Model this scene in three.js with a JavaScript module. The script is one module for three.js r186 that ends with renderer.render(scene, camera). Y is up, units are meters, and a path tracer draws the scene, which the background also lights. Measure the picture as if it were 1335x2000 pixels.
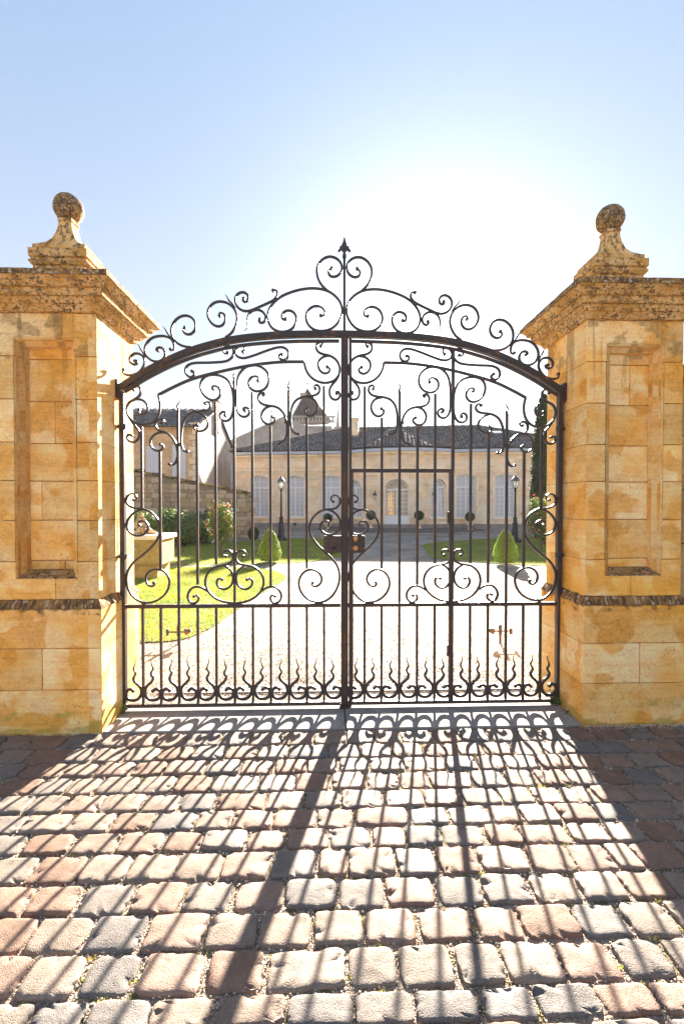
import * as THREE from 'three';
import { mergeGeometries, mergeVertices, toCreasedNormals } from 'three/addons/utils/BufferGeometryUtils.js';
import { RoundedBoxGeometry } from 'three/addons/geometries/RoundedBoxGeometry.js';
import { MarchingCubes } from 'three/addons/objects/MarchingCubes.js';
import { ImprovedNoise } from 'three/addons/math/ImprovedNoise.js';

// ---------------------------------------------------------------- camera, sky, sun, exposure
const V3 = (x, y, z) => new THREE.Vector3(x, y, z), V2 = (x, y) => new THREE.Vector2(x, y), R = THREE.MathUtils.degToRad;
const scene = new THREE.Scene();
const FOCAL = 889, CX = 667.5, CY = 1000;                    // photograph pixels
const camera = new THREE.PerspectiveCamera(2 * Math.atan(1000 / FOCAL) * 180 / Math.PI, 1335 / 2000, 0.05, 900);
camera.position.set(-0.1306, 1.6, 3.5747);
camera.rotation.order = 'YXZ'; camera.rotation.set(R(-0.9), R(-1.8), 0);
camera.updateMatrixWorld();
scene.add(camera);
const fw = V3(0, 0, -1).applyQuaternion(camera.quaternion), rt = V3(1, 0, 0).applyQuaternion(camera.quaternion), up = V3(0, 1, 0).applyQuaternion(camera.quaternion);
const EYE = camera.position.clone();
const ray = (u, v) => fw.clone().addScaledVector(rt, (u - CX) / FOCAL).addScaledVector(up, (CY - v) / FOCAL);
const onGround = (u, v, y = 0) => { const d = ray(u, v); return EYE.clone().addScaledVector(d, (y - EYE.y) / d.y); };
const onZ = (u, v, z) => { const d = ray(u, v); return EYE.clone().addScaledVector(d, (z - EYE.z) / d.z); };

const SUN = ray(840, 672).normalize();
const renderer = new THREE.WebGLRenderer({ antialias: true });
renderer.toneMapping = THREE.LinearToneMapping;
renderer.toneMappingExposure = 13;
renderer.shadowMap.enabled = true;
{ // clear backlit sky: blue overhead, paler to the horizon, wide bright aureole round the sun
  const W = 1024, H = 512, data = new Float32Array(W * H * 4), d = V3();
  for (let j = 0; j < H; j++) for (let i = 0; i < W; i++) {
    const el = ((j + .5) / H - .5) * Math.PI, az = ((i + .5) / W - .5) * 2 * Math.PI;
    d.set(Math.cos(el) * Math.cos(az), Math.sin(el), Math.cos(el) * Math.sin(az));
    const g = Math.acos(Math.min(1, Math.max(-1, d.dot(SUN)))), h = Math.max(0, d.y);
    const t = Math.pow(1 - h, 2.2);
    const glow = 0.26 * Math.exp(-g / 0.115) + 0.04 * Math.exp(-g / 0.5), k = (j * W + i) * 4;
    const c = [0.019 + 0.064 * t, 0.033 + 0.054 * t, 0.057 + 0.034 * t];
    data[k] = c[0] + glow * 1.0; data[k + 1] = c[1] + glow * 0.985; data[k + 2] = c[2] + glow * 0.93; data[k + 3] = 1;
  }
  const sky = new THREE.DataTexture(data, W, H, THREE.RGBAFormat, THREE.FloatType);
  sky.mapping = THREE.EquirectangularReflectionMapping; sky.magFilter = THREE.LinearFilter; sky.minFilter = THREE.LinearFilter; sky.needsUpdate = true;
  scene.background = sky; scene.environment = sky;
}
const sun = new THREE.DirectionalLight(new THREE.Color(1, 0.90, 0.76), 3.2);
sun.position.copy(SUN).multiplyScalar(60); sun.target.position.set(0, 0, 0);
sun.castShadow = true; sun.shadow.mapSize.set(4096, 4096); sun.shadow.radius = 1.5;
Object.assign(sun.shadow.camera, { left: -25, right: 25, top: 25, bottom: -25, near: 1, far: 150 });
scene.add(sun, sun.target);

// ---------------------------------------------------------------- helpers
let seed = 20240;
const rnd = () => { seed |= 0; seed = seed + 0x6D2B79F5 | 0; let t = Math.imul(seed ^ seed >>> 15, 1 | seed); t = t + Math.imul(t ^ t >>> 7, 61 | t) ^ t; return ((t ^ t >>> 14) >>> 0) / 4294967296; };
const rr = (a, b) => a + (b - a) * rnd(), pick = a => a[Math.floor(rnd() * a.length)];
const perlin = new ImprovedNoise();
const n3 = (x, y, z) => perlin.noise(x, y, z);
const fbm3 = (x, y, z, o = 4) => { let s = 0, a = .5; for (let i = 0; i < o; i++) { s += a * perlin.noise(x, y, z); x *= 2.03; y *= 2.03; z *= 2.03; a *= .5; } return s; };
const clamp = (x, a = 0, b = 1) => Math.min(b, Math.max(a, x)), sstep = (a, b, x) => { const t = clamp((x - a) / (b - a)); return t * t * (3 - 2 * t); }, mix = (a, b, t) => a + (b - a) * t;
const mix3 = (a, b, t) => [mix(a[0], b[0], t), mix(a[1], b[1], t), mix(a[2], b[2], t)];
const toS = c => c <= .0031308 ? 12.92 * c : 1.055 * Math.pow(c, 1 / 2.4) - .055;
// value noise on a wrapping lattice, for textures that tile
const LAT = new Float32Array(65536); for (let i = 0; i < 65536; i++) LAT[i] = rnd();
const lat = (x, y, p, s) => LAT[((((x % p) + p) % p) * 157 + (((y % p) + p) % p) * 8191 + s * 7919) & 65535];
function tn(x, y, p, s = 0) { const xi = Math.floor(x), yi = Math.floor(y); let fx = x - xi, fy = y - yi; fx = fx * fx * (3 - 2 * fx); fy = fy * fy * (3 - 2 * fy); return mix(mix(lat(xi, yi, p, s), lat(xi + 1, yi, p, s), fx), mix(lat(xi, yi + 1, p, s), lat(xi + 1, yi + 1, p, s), fx), fy); }
function tf(x, y, p, o = 4, s = 0) { let v = 0, a = .5, t = 0; for (let i = 0; i < o; i++) { v += a * tn(x, y, p, s + i * 13); t += a; x *= 2; y *= 2; p *= 2; a *= .55; } return v / t; }
function texture(w, h, fn, { srgb = true, wrap = true } = {}) {   // fn(u, v) gives linear colours
  const d = new Uint8Array(w * h * 4);
  for (let j = 0; j < h; j++) for (let i = 0; i < w; i++) { const c = fn((i + .5) / w, (j + .5) / h), k = (j * w + i) * 4; for (let q = 0; q < 3; q++) { const v = clamp(c[q]); d[k + q] = Math.round(255 * (srgb ? toS(v) : v)); } d[k + 3] = 255; }
  const t = new THREE.DataTexture(d, w, h); t.magFilter = THREE.LinearFilter; t.minFilter = THREE.LinearMipmapLinearFilter; t.generateMipmaps = true;
  if (wrap) t.wrapS = t.wrapT = THREE.RepeatWrapping; if (srgb) t.colorSpace = THREE.SRGBColorSpace; t.needsUpdate = true; return t;
}
const rep = (t, x, y = x) => { const c = t.clone(); c.repeat.set(x, y); c.needsUpdate = true; return c; };
const gray = f => (u, v) => { const g = f(u, v); return [g, g, g]; };
const mat = (rgb, rough = .85, o = {}) => { const m = new THREE.MeshStandardMaterial({ roughness: rough, metalness: 0, side: THREE.DoubleSide, ...o }); m.color.setRGB(...rgb); return m; };

const used = {};
const numbered = n => { used[n] = (used[n] ?? -1) + 1; return used[n] ? `${n}_${String(used[n]).padStart(3, '0')}` : n; };
const shade = o => o.traverse(c => { if (c.isMesh) c.castShadow = c.receiveShadow = true; });
function tag(o, label, category, group, kind) { Object.assign(o.userData, { label, category }); if (group) o.userData.group = group; if (kind) o.userData.kind = kind; return o; }
function thing(name, label, category, pos = [0, 0, 0], turn = 0, group) { const o = new THREE.Group(); o.name = numbered(name); o.position.set(...pos); o.rotation.y = turn; scene.add(o); return tag(o, label, category, group); }
function part(name, geo, m, parent) { const o = new THREE.Mesh(Array.isArray(geo) ? merge(geo) : geo, m); o.name = name; o.castShadow = o.receiveShadow = true; parent.add(o); return o; }
function struct(name, geo, m, label, category = name.replace(/_/g, ' ')) { const o = part(numbered(name), geo, m, scene); o.userData = { kind: 'structure', label, category }; return o; }
const flat = g => { const n = g.index ? g.toNonIndexed() : g; for (const k of Object.keys(n.attributes)) if (!['position', 'normal', 'uv', 'color'].includes(k)) n.deleteAttribute(k); if (!n.attributes.uv) n.setAttribute('uv', new THREE.BufferAttribute(new Float32Array(n.attributes.position.count * 2), 2)); if (!n.attributes.normal) n.computeVertexNormals(); return n; };
const merge = gs => mergeGeometries(gs.map(flat));
const box = (w, h, d, x = 0, y = 0, z = 0) => new THREE.BoxGeometry(w, h, d).translate(x, y, z);
const cyl = (r0, r1, h, x, y, z, n = 16) => new THREE.CylinderGeometry(r1, r0, h, n).translate(x, y, z);
const bar = (a, b, r, n = 6) => { const d = b.clone().sub(a), g = new THREE.CylinderGeometry(r, r, d.length(), n); g.applyQuaternion(new THREE.Quaternion().setFromUnitVectors(V3(0, 1, 0), d.clone().normalize())); return g.translate(...a.clone().add(b).multiplyScalar(.5).toArray()); };
const lathe = (pts, n = 24) => new THREE.LatheGeometry(pts.map(p => V2(p[0], p[1])), n);
function boxUV(g, ox = 0, oy = 0) {   // uv in metres from the side that each face looks to
  g = flat(g); const p = g.attributes.position, n = g.attributes.normal, uv = new Float32Array(p.count * 2);
  for (let i = 0; i < p.count; i++) { const ax = Math.abs(n.getX(i)), ay = Math.abs(n.getY(i)), az = Math.abs(n.getZ(i)); let a, b; if (az >= ax && az >= ay) { a = p.getX(i); b = p.getY(i); } else if (ax >= ay) { a = p.getZ(i) + .37; b = p.getY(i); } else { a = p.getX(i); b = p.getZ(i); } uv[2 * i] = a + ox; uv[2 * i + 1] = b + oy; }
  g.setAttribute('uv', new THREE.BufferAttribute(uv, 2)); return g;
}
const shapeOf = pts => { const s = new THREE.Shape(); pts.forEach(([x, y], i) => i ? s.lineTo(x, y) : s.moveTo(x, y)); s.closePath(); return s; };
function slab(pts, z0, z1, bevel = .004) { // outline in x, y pushed from z0 to z1, with a small chamfer
  const g = new THREE.ExtrudeGeometry(shapeOf(pts), { depth: z1 - z0 - 2 * bevel, bevelEnabled: bevel > 0, bevelThickness: bevel, bevelSize: bevel, bevelOffset: -bevel, bevelSegments: 2, curveSegments: 6 });
  return g.translate(0, 0, z0 + bevel);
}
const rect = (x0, y0, x1, y1) => [[x0, y0], [x1, y0], [x1, y1], [x0, y1]];
function sheet(pts, y) { const g = new THREE.ShapeGeometry(shapeOf(pts.map(([x, z]) => [x, -z])), 8); g.rotateX(-Math.PI / 2); g.translate(0, y, 0); const p = g.attributes.position, uv = g.attributes.uv; for (let i = 0; i < p.count; i++) uv.setXY(i, p.getX(i), p.getZ(i)); return g; }
function smoothLine(pts, step, closed = false) { const c = new THREE.CatmullRomCurve3(pts.map(p => V3(p[0], p[1], 0)), closed, 'centripetal'); const n = Math.max(6, Math.round(c.getLength() / step)); return c.getSpacedPoints(n).map(p => [p.x, p.y]); }

// ---------------------------------------------------------------- shared textures
const grain = texture(512, 512, gray((u, v) => { const a = tf(u * 8, v * 8, 8, 6, 3), b = tf(u * 64, v * 64, 64, 3, 9), pit = sstep(.68, .8, tn(u * 90, v * 90, 90, 21)); return clamp(.25 + .5 * a + .35 * (b - .5) - .45 * pit); }), { srgb: false });
const mottle = texture(512, 512, gray((u, v) => { const a = tf(u * 4, v * 4, 4, 6, 31), b = tf(u * 40, v * 40, 40, 3, 41); return clamp(.62 + .55 * (a - .5) + .35 * (b - .5)) + .1; }));
const specks = texture(512, 512, gray((u, v) => { const b = tf(u * 100, v * 100, 100, 3, 51), c = tn(u * 170, v * 170, 170, 61), a = tf(u * 6, v * 6, 6, 4, 71); return clamp(.72 + .5 * (b - .5) + .55 * (c - .5) + .35 * (a - .5)); }));

// ---------------------------------------------------------------- ground
struct('ground', new THREE.PlaneGeometry(700, 700).rotateX(-Math.PI / 2).translate(0, -.06, 0), mat([.2, .17, .13], .95), 'pale earth spreading out round the street and courtyard', 'ground');
const gravelMap = texture(1024, 1024, (u, v) => { const a = tf(u * 7, v * 7, 7, 5, 5), b = tf(u * 150, v * 150, 150, 3, 15), c = tn(u * 480, v * 480, 480, 25), w = tf(u * 18, v * 18, 18, 4, 35); const s = clamp(.78 + .75 * (a - .5) + .5 * (b - .5) + .6 * (c - .5), .2, 1.3); let k = mix3([.37 * s, .315 * s, .265 * s], [.36 * s, .28 * s, .205 * s], sstep(.42, .7, tf(u * 11, v * 11, 11, 4, 77))); return mix3(k, [.19 * s, .14 * s, .09 * s], .7 * sstep(.62, .74, w)); });
const gravelBump = texture(512, 512, gray((u, v) => .5 * tf(u * 90, v * 90, 90, 3, 15) + .5 * tn(u * 140, v * 140, 140, 25)), { srgb: false });
const gravelMat = mat([1, 1, 1], .95, { map: rep(gravelMap, 1 / 6.3), bumpMap: rep(gravelBump, 1 / 1.2), bumpScale: .006 });
{ const g = new THREE.PlaneGeometry(44, 46, 1, 1).rotateX(-Math.PI / 2).translate(0, 0, -23.06); struct('courtyard', boxUV(g), gravelMat, 'pale pink gravel courtyard behind the iron gate', 'gravel'); }

// lawns
const lawnMap = texture(512, 512, (u, v) => { const a = tf(u * 5, v * 5, 5, 5, 91), b = tf(u * 70, v * 70, 70, 2, 95); const s = .7 + .5 * (a - .5) + .7 * (b - .5); return [.20 * s, .24 * s, .03 * s]; });
const lawnMat = mat([1, 1, 1], .95, { map: rep(lawnMap, .5) });
const gpx = l => l.map(([u, v]) => { const p = onGround(u, v); return [p.x, p.z]; });
const lawnFront = smoothLine(gpx([[278, 1256], [350, 1251], [400, 1233], [445, 1204], [500, 1165], [548, 1138], [558, 1128], [535, 1116], [480, 1110], [400, 1108], [330, 1108]]), .15).concat([[-8.2, -8.1], [-8.2, -1.9]]);
const lawnBack = smoothLine(gpx([[300, 1105], [440, 1103.5], [527, 1102], [600, 1098], [655, 1090], [692, 1079], [672, 1064], [640, 1053], [560, 1052], [440, 1060], [323, 1070]]), .25).concat([[-8.6, -13.6], [-8.6, -9.0]]);
const lawnRight = smoothLine(gpx([[842, 1091], [900, 1096], [985, 1102], [1066, 1106], [1110, 1107]]), .25).concat(smoothLine(gpx([[1110, 1046], [1066, 1047], [960, 1052], [860, 1059], [828, 1064], [832, 1078]]), .25));
const bladeMat = new THREE.MeshPhysicalMaterial({ roughness: .9, side: THREE.DoubleSide, transmission: .5, thickness: 0 }); bladeMat.color.setRGB(.33, .36, .03);
const inside = (poly, x, z) => { let c = false; for (let i = 0, j = poly.length - 1; i < poly.length; j = i++) { const [a, b] = poly[i], [e, f] = poly[j]; if ((b > z) !== (f > z) && x < (e - a) * (z - b) / (f - b) + a) c = !c; } return c; };
const bladeGeo = (() => { const g = new THREE.BufferGeometry(); g.setAttribute('position', new THREE.Float32BufferAttribute([-.5, 0, 0, .5, 0, 0, .32, .55, .12, -.32, .55, .12, 0, 1, .42], 3)); g.setIndex([0, 1, 2, 0, 2, 3, 3, 2, 4]); g.computeVertexNormals(); return g; })();
function lawn(poly, label, perM2, blade, maxN, far) {
  const s = struct('lawn', sheet(poly, .012), lawnMat, label, 'lawn');
  let x0 = 1e9, x1 = -1e9, z0 = 1e9, z1 = -1e9; for (const [x, z] of poly) { x0 = Math.min(x0, x); x1 = Math.max(x1, x); z0 = Math.min(z0, z); z1 = Math.max(z1, z); }
  x0 = Math.max(x0, far);
  const n = Math.min(maxN, Math.round((x1 - x0) * (z1 - z0) * perM2)), M = [], m4 = new THREE.Matrix4(), q = new THREE.Quaternion(), e = new THREE.Euler();
  for (let i = 0; i < n; i++) { const x = rr(x0, x1), z = rr(z0, z1); if (!inside(poly, x + rr(-.06, .06), z + rr(-.06, .06))) continue; const h = blade * rr(.6, 1.25) * (1 + .5 * n3(x * 1.7, 3, z * 1.7)); q.setFromEuler(e.set(rr(-.35, .35), rr(0, 6.28), rr(-.35, .35))); M.push(m4.clone().compose(V3(x, .01, z), q, V3(blade * .22, h, h))); }
  const im = new THREE.InstancedMesh(bladeGeo, bladeMat, M.length), c = new THREE.Color(); M.forEach((m, i) => { im.setMatrixAt(i, m); const px = m.elements[12], pz = m.elements[14], q = fbm3(px * .9, 5, pz * .9, 4), k = rr(.65, 1.2) * (1 + .7 * q), y = rr(.8, 1.2) * (1 + .8 * fbm3(px * 2.2, 9, pz * 2.2, 3)); im.setColorAt(i, c.setRGB(k * y, k, k * rr(.6, 1.2))); });
  im.name = numbered('grass'); im.castShadow = im.receiveShadow = true; tag(im, label.replace('mown lawn', 'short bright grass blades of the lawn'), 'grass', null, 'stuff'); scene.add(im);
}
lawn(lawnFront, 'bright mown lawn just inside the gate beside the gravel', 2600, .034, 70000, -5.6);
lawn(lawnBack, 'rounded mown lawn with rose tree and clipped cone before the rubble wall', 900, .045, 60000, -8.6);
lawn(lawnRight, 'mown lawn with clipped cone by the right lamp post', 900, .045, 50000, 2);

// loose stones on the gravel
const pebbleMat = mat([.4, .35, .3], .9);
function pebbles(name, label, n, place, s0, s1, tones) {
  const g = new THREE.IcosahedronGeometry(1, 0); g.scale(1, .62, .85);
  const im = new THREE.InstancedMesh(g, pebbleMat, n), m = new THREE.Matrix4(), q = new THREE.Quaternion(), c = new THREE.Color();
  for (let i = 0; i < n; i++) { const [x, y, z] = place(), s = rr(s0, s1); q.setFromEuler(new THREE.Euler(rr(-.4, .4), rr(0, 6.3), rr(-.4, .4))); im.setMatrixAt(i, m.compose(V3(x, y + s * .25, z), q, V3(s, s, s))); const t = pick(tones), k = rr(.75, 1.25); im.setColorAt(i, c.setRGB(t[0] * k, t[1] * k, t[2] * k)); }
  im.name = name; im.castShadow = im.receiveShadow = true; scene.add(im); tag(im, label, 'gravel', null, 'stuff');
}
pebbles('gravel', 'loose pale pebbles strewn over the courtyard gravel', 26000, () => { for (;;) { const z = -.25 - 7.5 * Math.pow(rnd(), 1.7), x = rr(-2.6 + z * .3, 2.6 - z * .32); if (!inside(lawnFront, x, z)) return [x, 0, z]; } }, .003, .0085, [[1, .95, .9], [.8, .72, .62], [1.25, 1.2, 1.15], [.7, .6, .5]]);

// ---------------------------------------------------------------- cobbled street
const setTones = [[.25, .175, .13], [.26, .19, .145], [.22, .17, .135], [.25, .145, .10], [.20, .16, .135], [.22, .125, .082], [.17, .145, .13], [.27, .17, .125]];
const setMap = rep(mottle, 4.3), setMap2 = rep(mottle, 2.1), setBump = rep(grain, 4);
const setMats = setTones.flatMap(t => [mat(t.map(x => x * 1.1), .8, { map: setMap, bumpMap: setBump, bumpScale: .0022 }), mat(t.map(x => x * 1.14), .72, { map: setMap2, bumpMap: setBump, bumpScale: .0016 })]);
function sett(w, d, ox, oz) {   // one worn, chipped stone, top near y = 0
  const N = 40, F = [0, .3, .55, .78, .92, .972, 1, 1.01], P = [], U = [], I = [], tilt = [rr(-.03, .03), rr(-.025, .03)], bump = rr(.0, .005), ex = rr(5, 12), sd = rnd() * 99, hgt = rr(-.004, .004);
  const q = [0, 1, 2, 3].map(() => [rr(-.07, .05), rr(-.08, .05)]);   // how far each corner is worn in or out
  for (let k = 0; k < F.length; k++) for (let i = 0; i < N; i++) {
    const a = i / N * 2 * Math.PI, c = Math.cos(a), s = Math.sin(a), r = 1 / Math.pow(Math.pow(Math.abs(c), ex) + Math.pow(Math.abs(s), ex), 1 / ex);
    const wob = 1 + .05 * n3(c * 1.6 + sd, s * 1.6, 3) + .05 * n3(c * 5 + sd, s * 5, 8) + .03 * n3(c * 12 + sd, s * 12, 5), f = F[k] * r * wob, u = c * f, v = s * f;
    const b = [(1 - u) * (1 - v) / 4, (1 + u) * (1 - v) / 4, (1 + u) * (1 + v) / 4, (1 - u) * (1 + v) / 4], sx = [-1, 1, 1, -1], sz = [-1, -1, 1, 1];
    let x = 0, z = 0; for (let j = 0; j < 4; j++) { x += b[j] * sx[j] * (1 + q[j][0]) * w / 2; z += b[j] * sz[j] * (1 + q[j][1]) * d / 2; }
    const chip = .009 * sstep(.27, .42, n3(x * 22 + sd, z * 22, 11)) * sstep(.4, .95, F[k]), rough = .0065 * fbm3(x * 10 + sd, z * 10, sd, 3) + .0012 * fbm3(x * 50 + sd, z * 50, sd, 2);
    const y = k === 7 ? -.06 : hgt + bump * (1 - F[k] * F[k]) - [0, 0, 0, 0, .0008, .0028, .008, 0][k] + tilt[0] * x + tilt[1] * z + rough - chip;
    P.push(x, y, z); U.push(x + ox, z + oz + (k === 7 ? .05 : 0));
  }
  for (let k = 0; k < F.length - 1; k++) for (let i = 0; i < N; i++) { const a = k * N + i, b = k * N + (i + 1) % N; if (k) I.push(a, b, a + N, b, b + N, a + N); else I.push(a, b + N, a + N); }
  const g = new THREE.BufferGeometry(); g.setAttribute('position', new THREE.Float32BufferAttribute(P, 3)); g.setAttribute('uv', new THREE.Float32BufferAttribute(U, 2)); g.setIndex(I); return toCreasedNormals(g, .75);
}
const STREET_Z0 = .362;
const rowV = [[62, 112, 168, 222, 290, 360, 445, 525, 645, 765, 915, 1085, 1215], [45, 95, 148, 208, 275, 345, 410, 495, 600, 725, 865, 1040, 1190]];
const rowZ = rowV[0].map((a, i) => (onGround(326, 1400 + .502 * a).z + onGround(991, 1400 + .502 * rowV[1][i]).z) / 2);
const jointsL = [[125, 260, 385, 500, 608, 725, 855, 972, 1095, 1220], [130, 270, 375, 495, 620, 750, 880, 1000, 1120, 1280], [100, 255, 385, 520, 645, 800, 935, 1065, 1195, 1320], [0, 150, 270, 385, 535, 680, 820, 1005, 1145, 1285], [120, 265, 395, 555, 695, 835, 1035, 1185], [95, 270, 435, 595, 760, 900, 1060, 1230], [100, 285, 460, 635, 785, 955, 1105, 1280], [135, 320, 500, 680, 860, 1050, 1235], [120, 310, 510, 710, 905, 1105, 1315], [120, 345, 555, 800, 1000, 1215], [90, 320, 530, 795, 1025], [130, 340, 580, 830, 1110]];
const jointsR = [[20, 130, 230, 350, 465, 575, 680, 785, 900, 990, 1115, 1225, 1335], [75, 195, 320, 450, 550, 670, 790, 905, 1000, 1120, 1240], [110, 245, 405, 530, 640, 775, 890, 1020, 1140, 1275], [100, 225, 340, 510, 640, 765, 890, 1010, 1130, 1260], [0, 165, 320, 470, 620, 750, 870, 1000, 1140, 1290], [50, 265, 415, 580, 700, 850, 1000, 1140, 1320], [115, 250, 390, 560, 700, 890, 1040, 1180, 1330], [30, 215, 370, 530, 730, 900, 1060, 1160, 1340], [170, 365, 550, 735, 925, 1105, 1290], [90, 295, 515, 700, 920, 1110, 1310], [25, 215, 440, 630, 855, 1080, 1290], [50, 290, 540, 760, 1010, 1240]];
const ycR = [70, 122, 178, 240, 310, 378, 452, 548, 662, 795, 952, 1110], ycL = [90, 140, 200, 265, 335, 410, 490, 590, 710, 850, 1010, 1150];
const sandMap = texture(512, 512, (u, v) => { const a = tf(u * 6, v * 6, 6, 4, 5), b = tf(u * 120, v * 120, 120, 2, 15); const s = .55 + .5 * (a - .5) + .8 * (b - .5); return mix3([.46 * s, .34 * s, .25 * s], [.2 * s, .16 * s, .05 * s], sstep(.6, .72, tf(u * 14, v * 14, 14, 3, 45))); });
const streetSheet = new THREE.PlaneGeometry(16, 14, 200, 180).rotateX(-Math.PI / 2).translate(0, 0, STREET_Z0 + 7);
{ const p = streetSheet.attributes.position; for (let i = 0; i < p.count; i++) p.setY(i, -.012 + .012 * fbm3(p.getX(i) * 9, 1, p.getZ(i) * 9, 2)); streetSheet.computeVertexNormals(); }
const street = struct('cobbled_street', boxUV(streetSheet), mat([1, 1, 1], .95, { map: rep(sandMap, 1.6), bumpMap: rep(gravelBump, 2), bumpScale: .008 }), 'street paved with worn rounded cobbles set in sand', 'cobbled street');
const spare = setMats.map(() => []); const gaps = [];
function lay(x0, x1, z0, z1, own) {
  const g = .0055, w = x1 - x0 - 2 * g * rr(.7, 1.4), d = z1 - z0 - 2 * g * rr(.6, 1.3); const k = Math.floor(rnd() * setMats.length);
  const geo = sett(w, d, rr(0, 9), rr(0, 9)); const X = (x0 + x1) / 2, Z = (z0 + z1) / 2 + rr(-.004, .004);
  if (own) { const m = part('cobblestone', geo, setMats[k], street); m.position.set(X, 0, Z); gaps.push([x0, z0, z1, x1]); } else spare[k].push(geo.translate(X, 0, Z));
}
for (let r = 0; r < 12; r++) {
  const xs = [...jointsL[r].map(a => onGround(.502 * a, 1400 + .502 * ycL[r]).x), ...jointsR[r].map(a => onGround(665 + .502 * a, 1400 + .502 * ycR[r]).x)];
  for (let i = xs.length - 1; i > 0; i--) if (xs[i] - xs[i - 1] < .09) xs.splice(i, 1);
  xs.unshift(xs[0] - rr(.18, .22)); xs.push(xs[xs.length - 1] + rr(.17, .21));
  const z0 = r ? rowZ[r] : STREET_Z0 + .004, z1 = rowZ[r + 1];
  for (let i = 0; i < xs.length - 1; i++) lay(xs[i], xs[i + 1], z0, z1, true);
  for (let x = xs[0]; x > -4.3;) { const w = rr(.16, .22); lay(x - w, x, z0, z1, false); x -= w; }
  for (let x = xs[xs.length - 1]; x < 4.3;) { const w = rr(.16, .22); lay(x, x + w, z0, z1, false); x += w; }
}
for (let z = rowZ[12]; z < 4.6;) { const d = rr(.135, .165); for (let x = -4.3 + rr(0, .1); x < 4.3;) { const w = rr(.15, .23); lay(x, x + w, z, z + d, false); x += w; } z += d; }
spare.forEach((g, k) => { if (g.length) { const m = part('cobblestones', g, setMats[k], street); m.userData.kind = 'stuff'; } });
pebbles('joint_grit', 'small pale grit lying in the joints between the cobbles', 6000, () => { const [x0, z0, z1, x1] = pick(gaps); return rnd() < .5 ? [x0 + rr(-.014, .014), -.011, rr(z0, z1)] : [rr(x0, x1), -.011, z0 + rr(-.013, .013)]; }, .0022, .0055, [[1, .85, .7], [1.4, 1.3, 1.2], [.8, .65, .5], [1.7, 1.65, 1.6]]);
{ // moss and grass sprigs in the joints
  const n = 1500, im = new THREE.InstancedMesh(bladeGeo, bladeMat, n), m = new THREE.Matrix4(), q = new THREE.Quaternion(), c = new THREE.Color(); let cx = 0, cz = 0;
  for (let i = 0; i < n; i++) { if (i % 14 === 0) { const [x0, z0, z1, x1] = pick(gaps); if (rnd() < .5) { cx = x0; cz = rr(z0, z1); } else { cx = rr(x0, x1); cz = z0; } } const h = rr(.006, .018); q.setFromEuler(new THREE.Euler(rr(-.7, .7), rr(0, 6.3), rr(-.7, .7))); im.setMatrixAt(i, m.compose(V3(cx + rr(-.018, .018), -.014, cz + rr(-.008, .008)), q, V3(.005, h, h))); im.setColorAt(i, c.setRGB(rr(.7, 1.3), rr(.6, 1), 1)); }
  im.name = 'joint_moss'; im.castShadow = im.receiveShadow = true; tag(im, 'tiny green moss sprigs in the joints between the cobbles', 'moss', null, 'stuff'); scene.add(im); }
{ // grit swept against the right pier and the joint of the sill
  pebbles('loose_grit', 'white grit swept along the foot of the right pier', 900, () => rnd() < .7 ? [rr(1.72, 2.6), .004, .36 + Math.abs(rr(-.05, .06)) * rr(.2, 1.6)] : [1.70 + rr(-.06, .02), .004, rr(.02, .36)], .002, .005, [[1.5, 1.4, 1.3], [1.8, 1.75, 1.7], [1, .8, .6]]);
}

// sill under the gate
const stoneBump = rep(grain, 2.2);
const sillMat = mat([.40, .355, .315], .8, { map: rep(mottle, 1.3), bumpMap: stoneBump, bumpScale: .003 });
{ const t = thing('gate_sill', 'long grey stone sill under the iron gate between the piers', 'stone sill', [0, 0, .147]);
  part('sill_slab', boxUV(new RoundedBoxGeometry(1.706, .12, .41, 2, .006).translate(-.857, -.055, 0)), sillMat, t); part('sill_slab', boxUV(new RoundedBoxGeometry(1.706, .12, .41, 2, .006).translate(.857, -.054, 0), 3, 1), sillMat, t); }
// drain grating in the gravel behind the gate
{ const iron = mat([.16, .15, .14], .7, { metalness: .3 });
  for (let k = 0; k < 3; k++) { const x = -1.05 + k * 1.05, t = thing('drain_grate', 'slotted metal drain grate in the gravel ' + ['behind the gate leaf with the plain lock', 'behind the meeting stile of the gate', 'behind the wicket door of the gate'][k], 'drain grate', [x, .004, -.36], 0, 'drain grates in a row behind the gate'); const g = [box(1.04, .01, .016, 0, .003, -.062), box(1.04, .01, .016, 0, .003, .062), box(.016, .01, .11, -.51, .003, 0), box(.016, .01, .11, .51, .003, 0)]; part('frame', g, mat([.38, .36, .33], .7), t);
    const s = []; for (let i = 0; i < 26; i++) s.push(box(.022, .008, .108, -.48 + i * .0384, .003, 0)); part('slats', s, mat([.38, .36, .33], .7), t).userData.kind = 'stuff'; part('gully', box(1.0, .004, .108, 0, 0, 0), mat([.03, .028, .025], .9), t); } }

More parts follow.
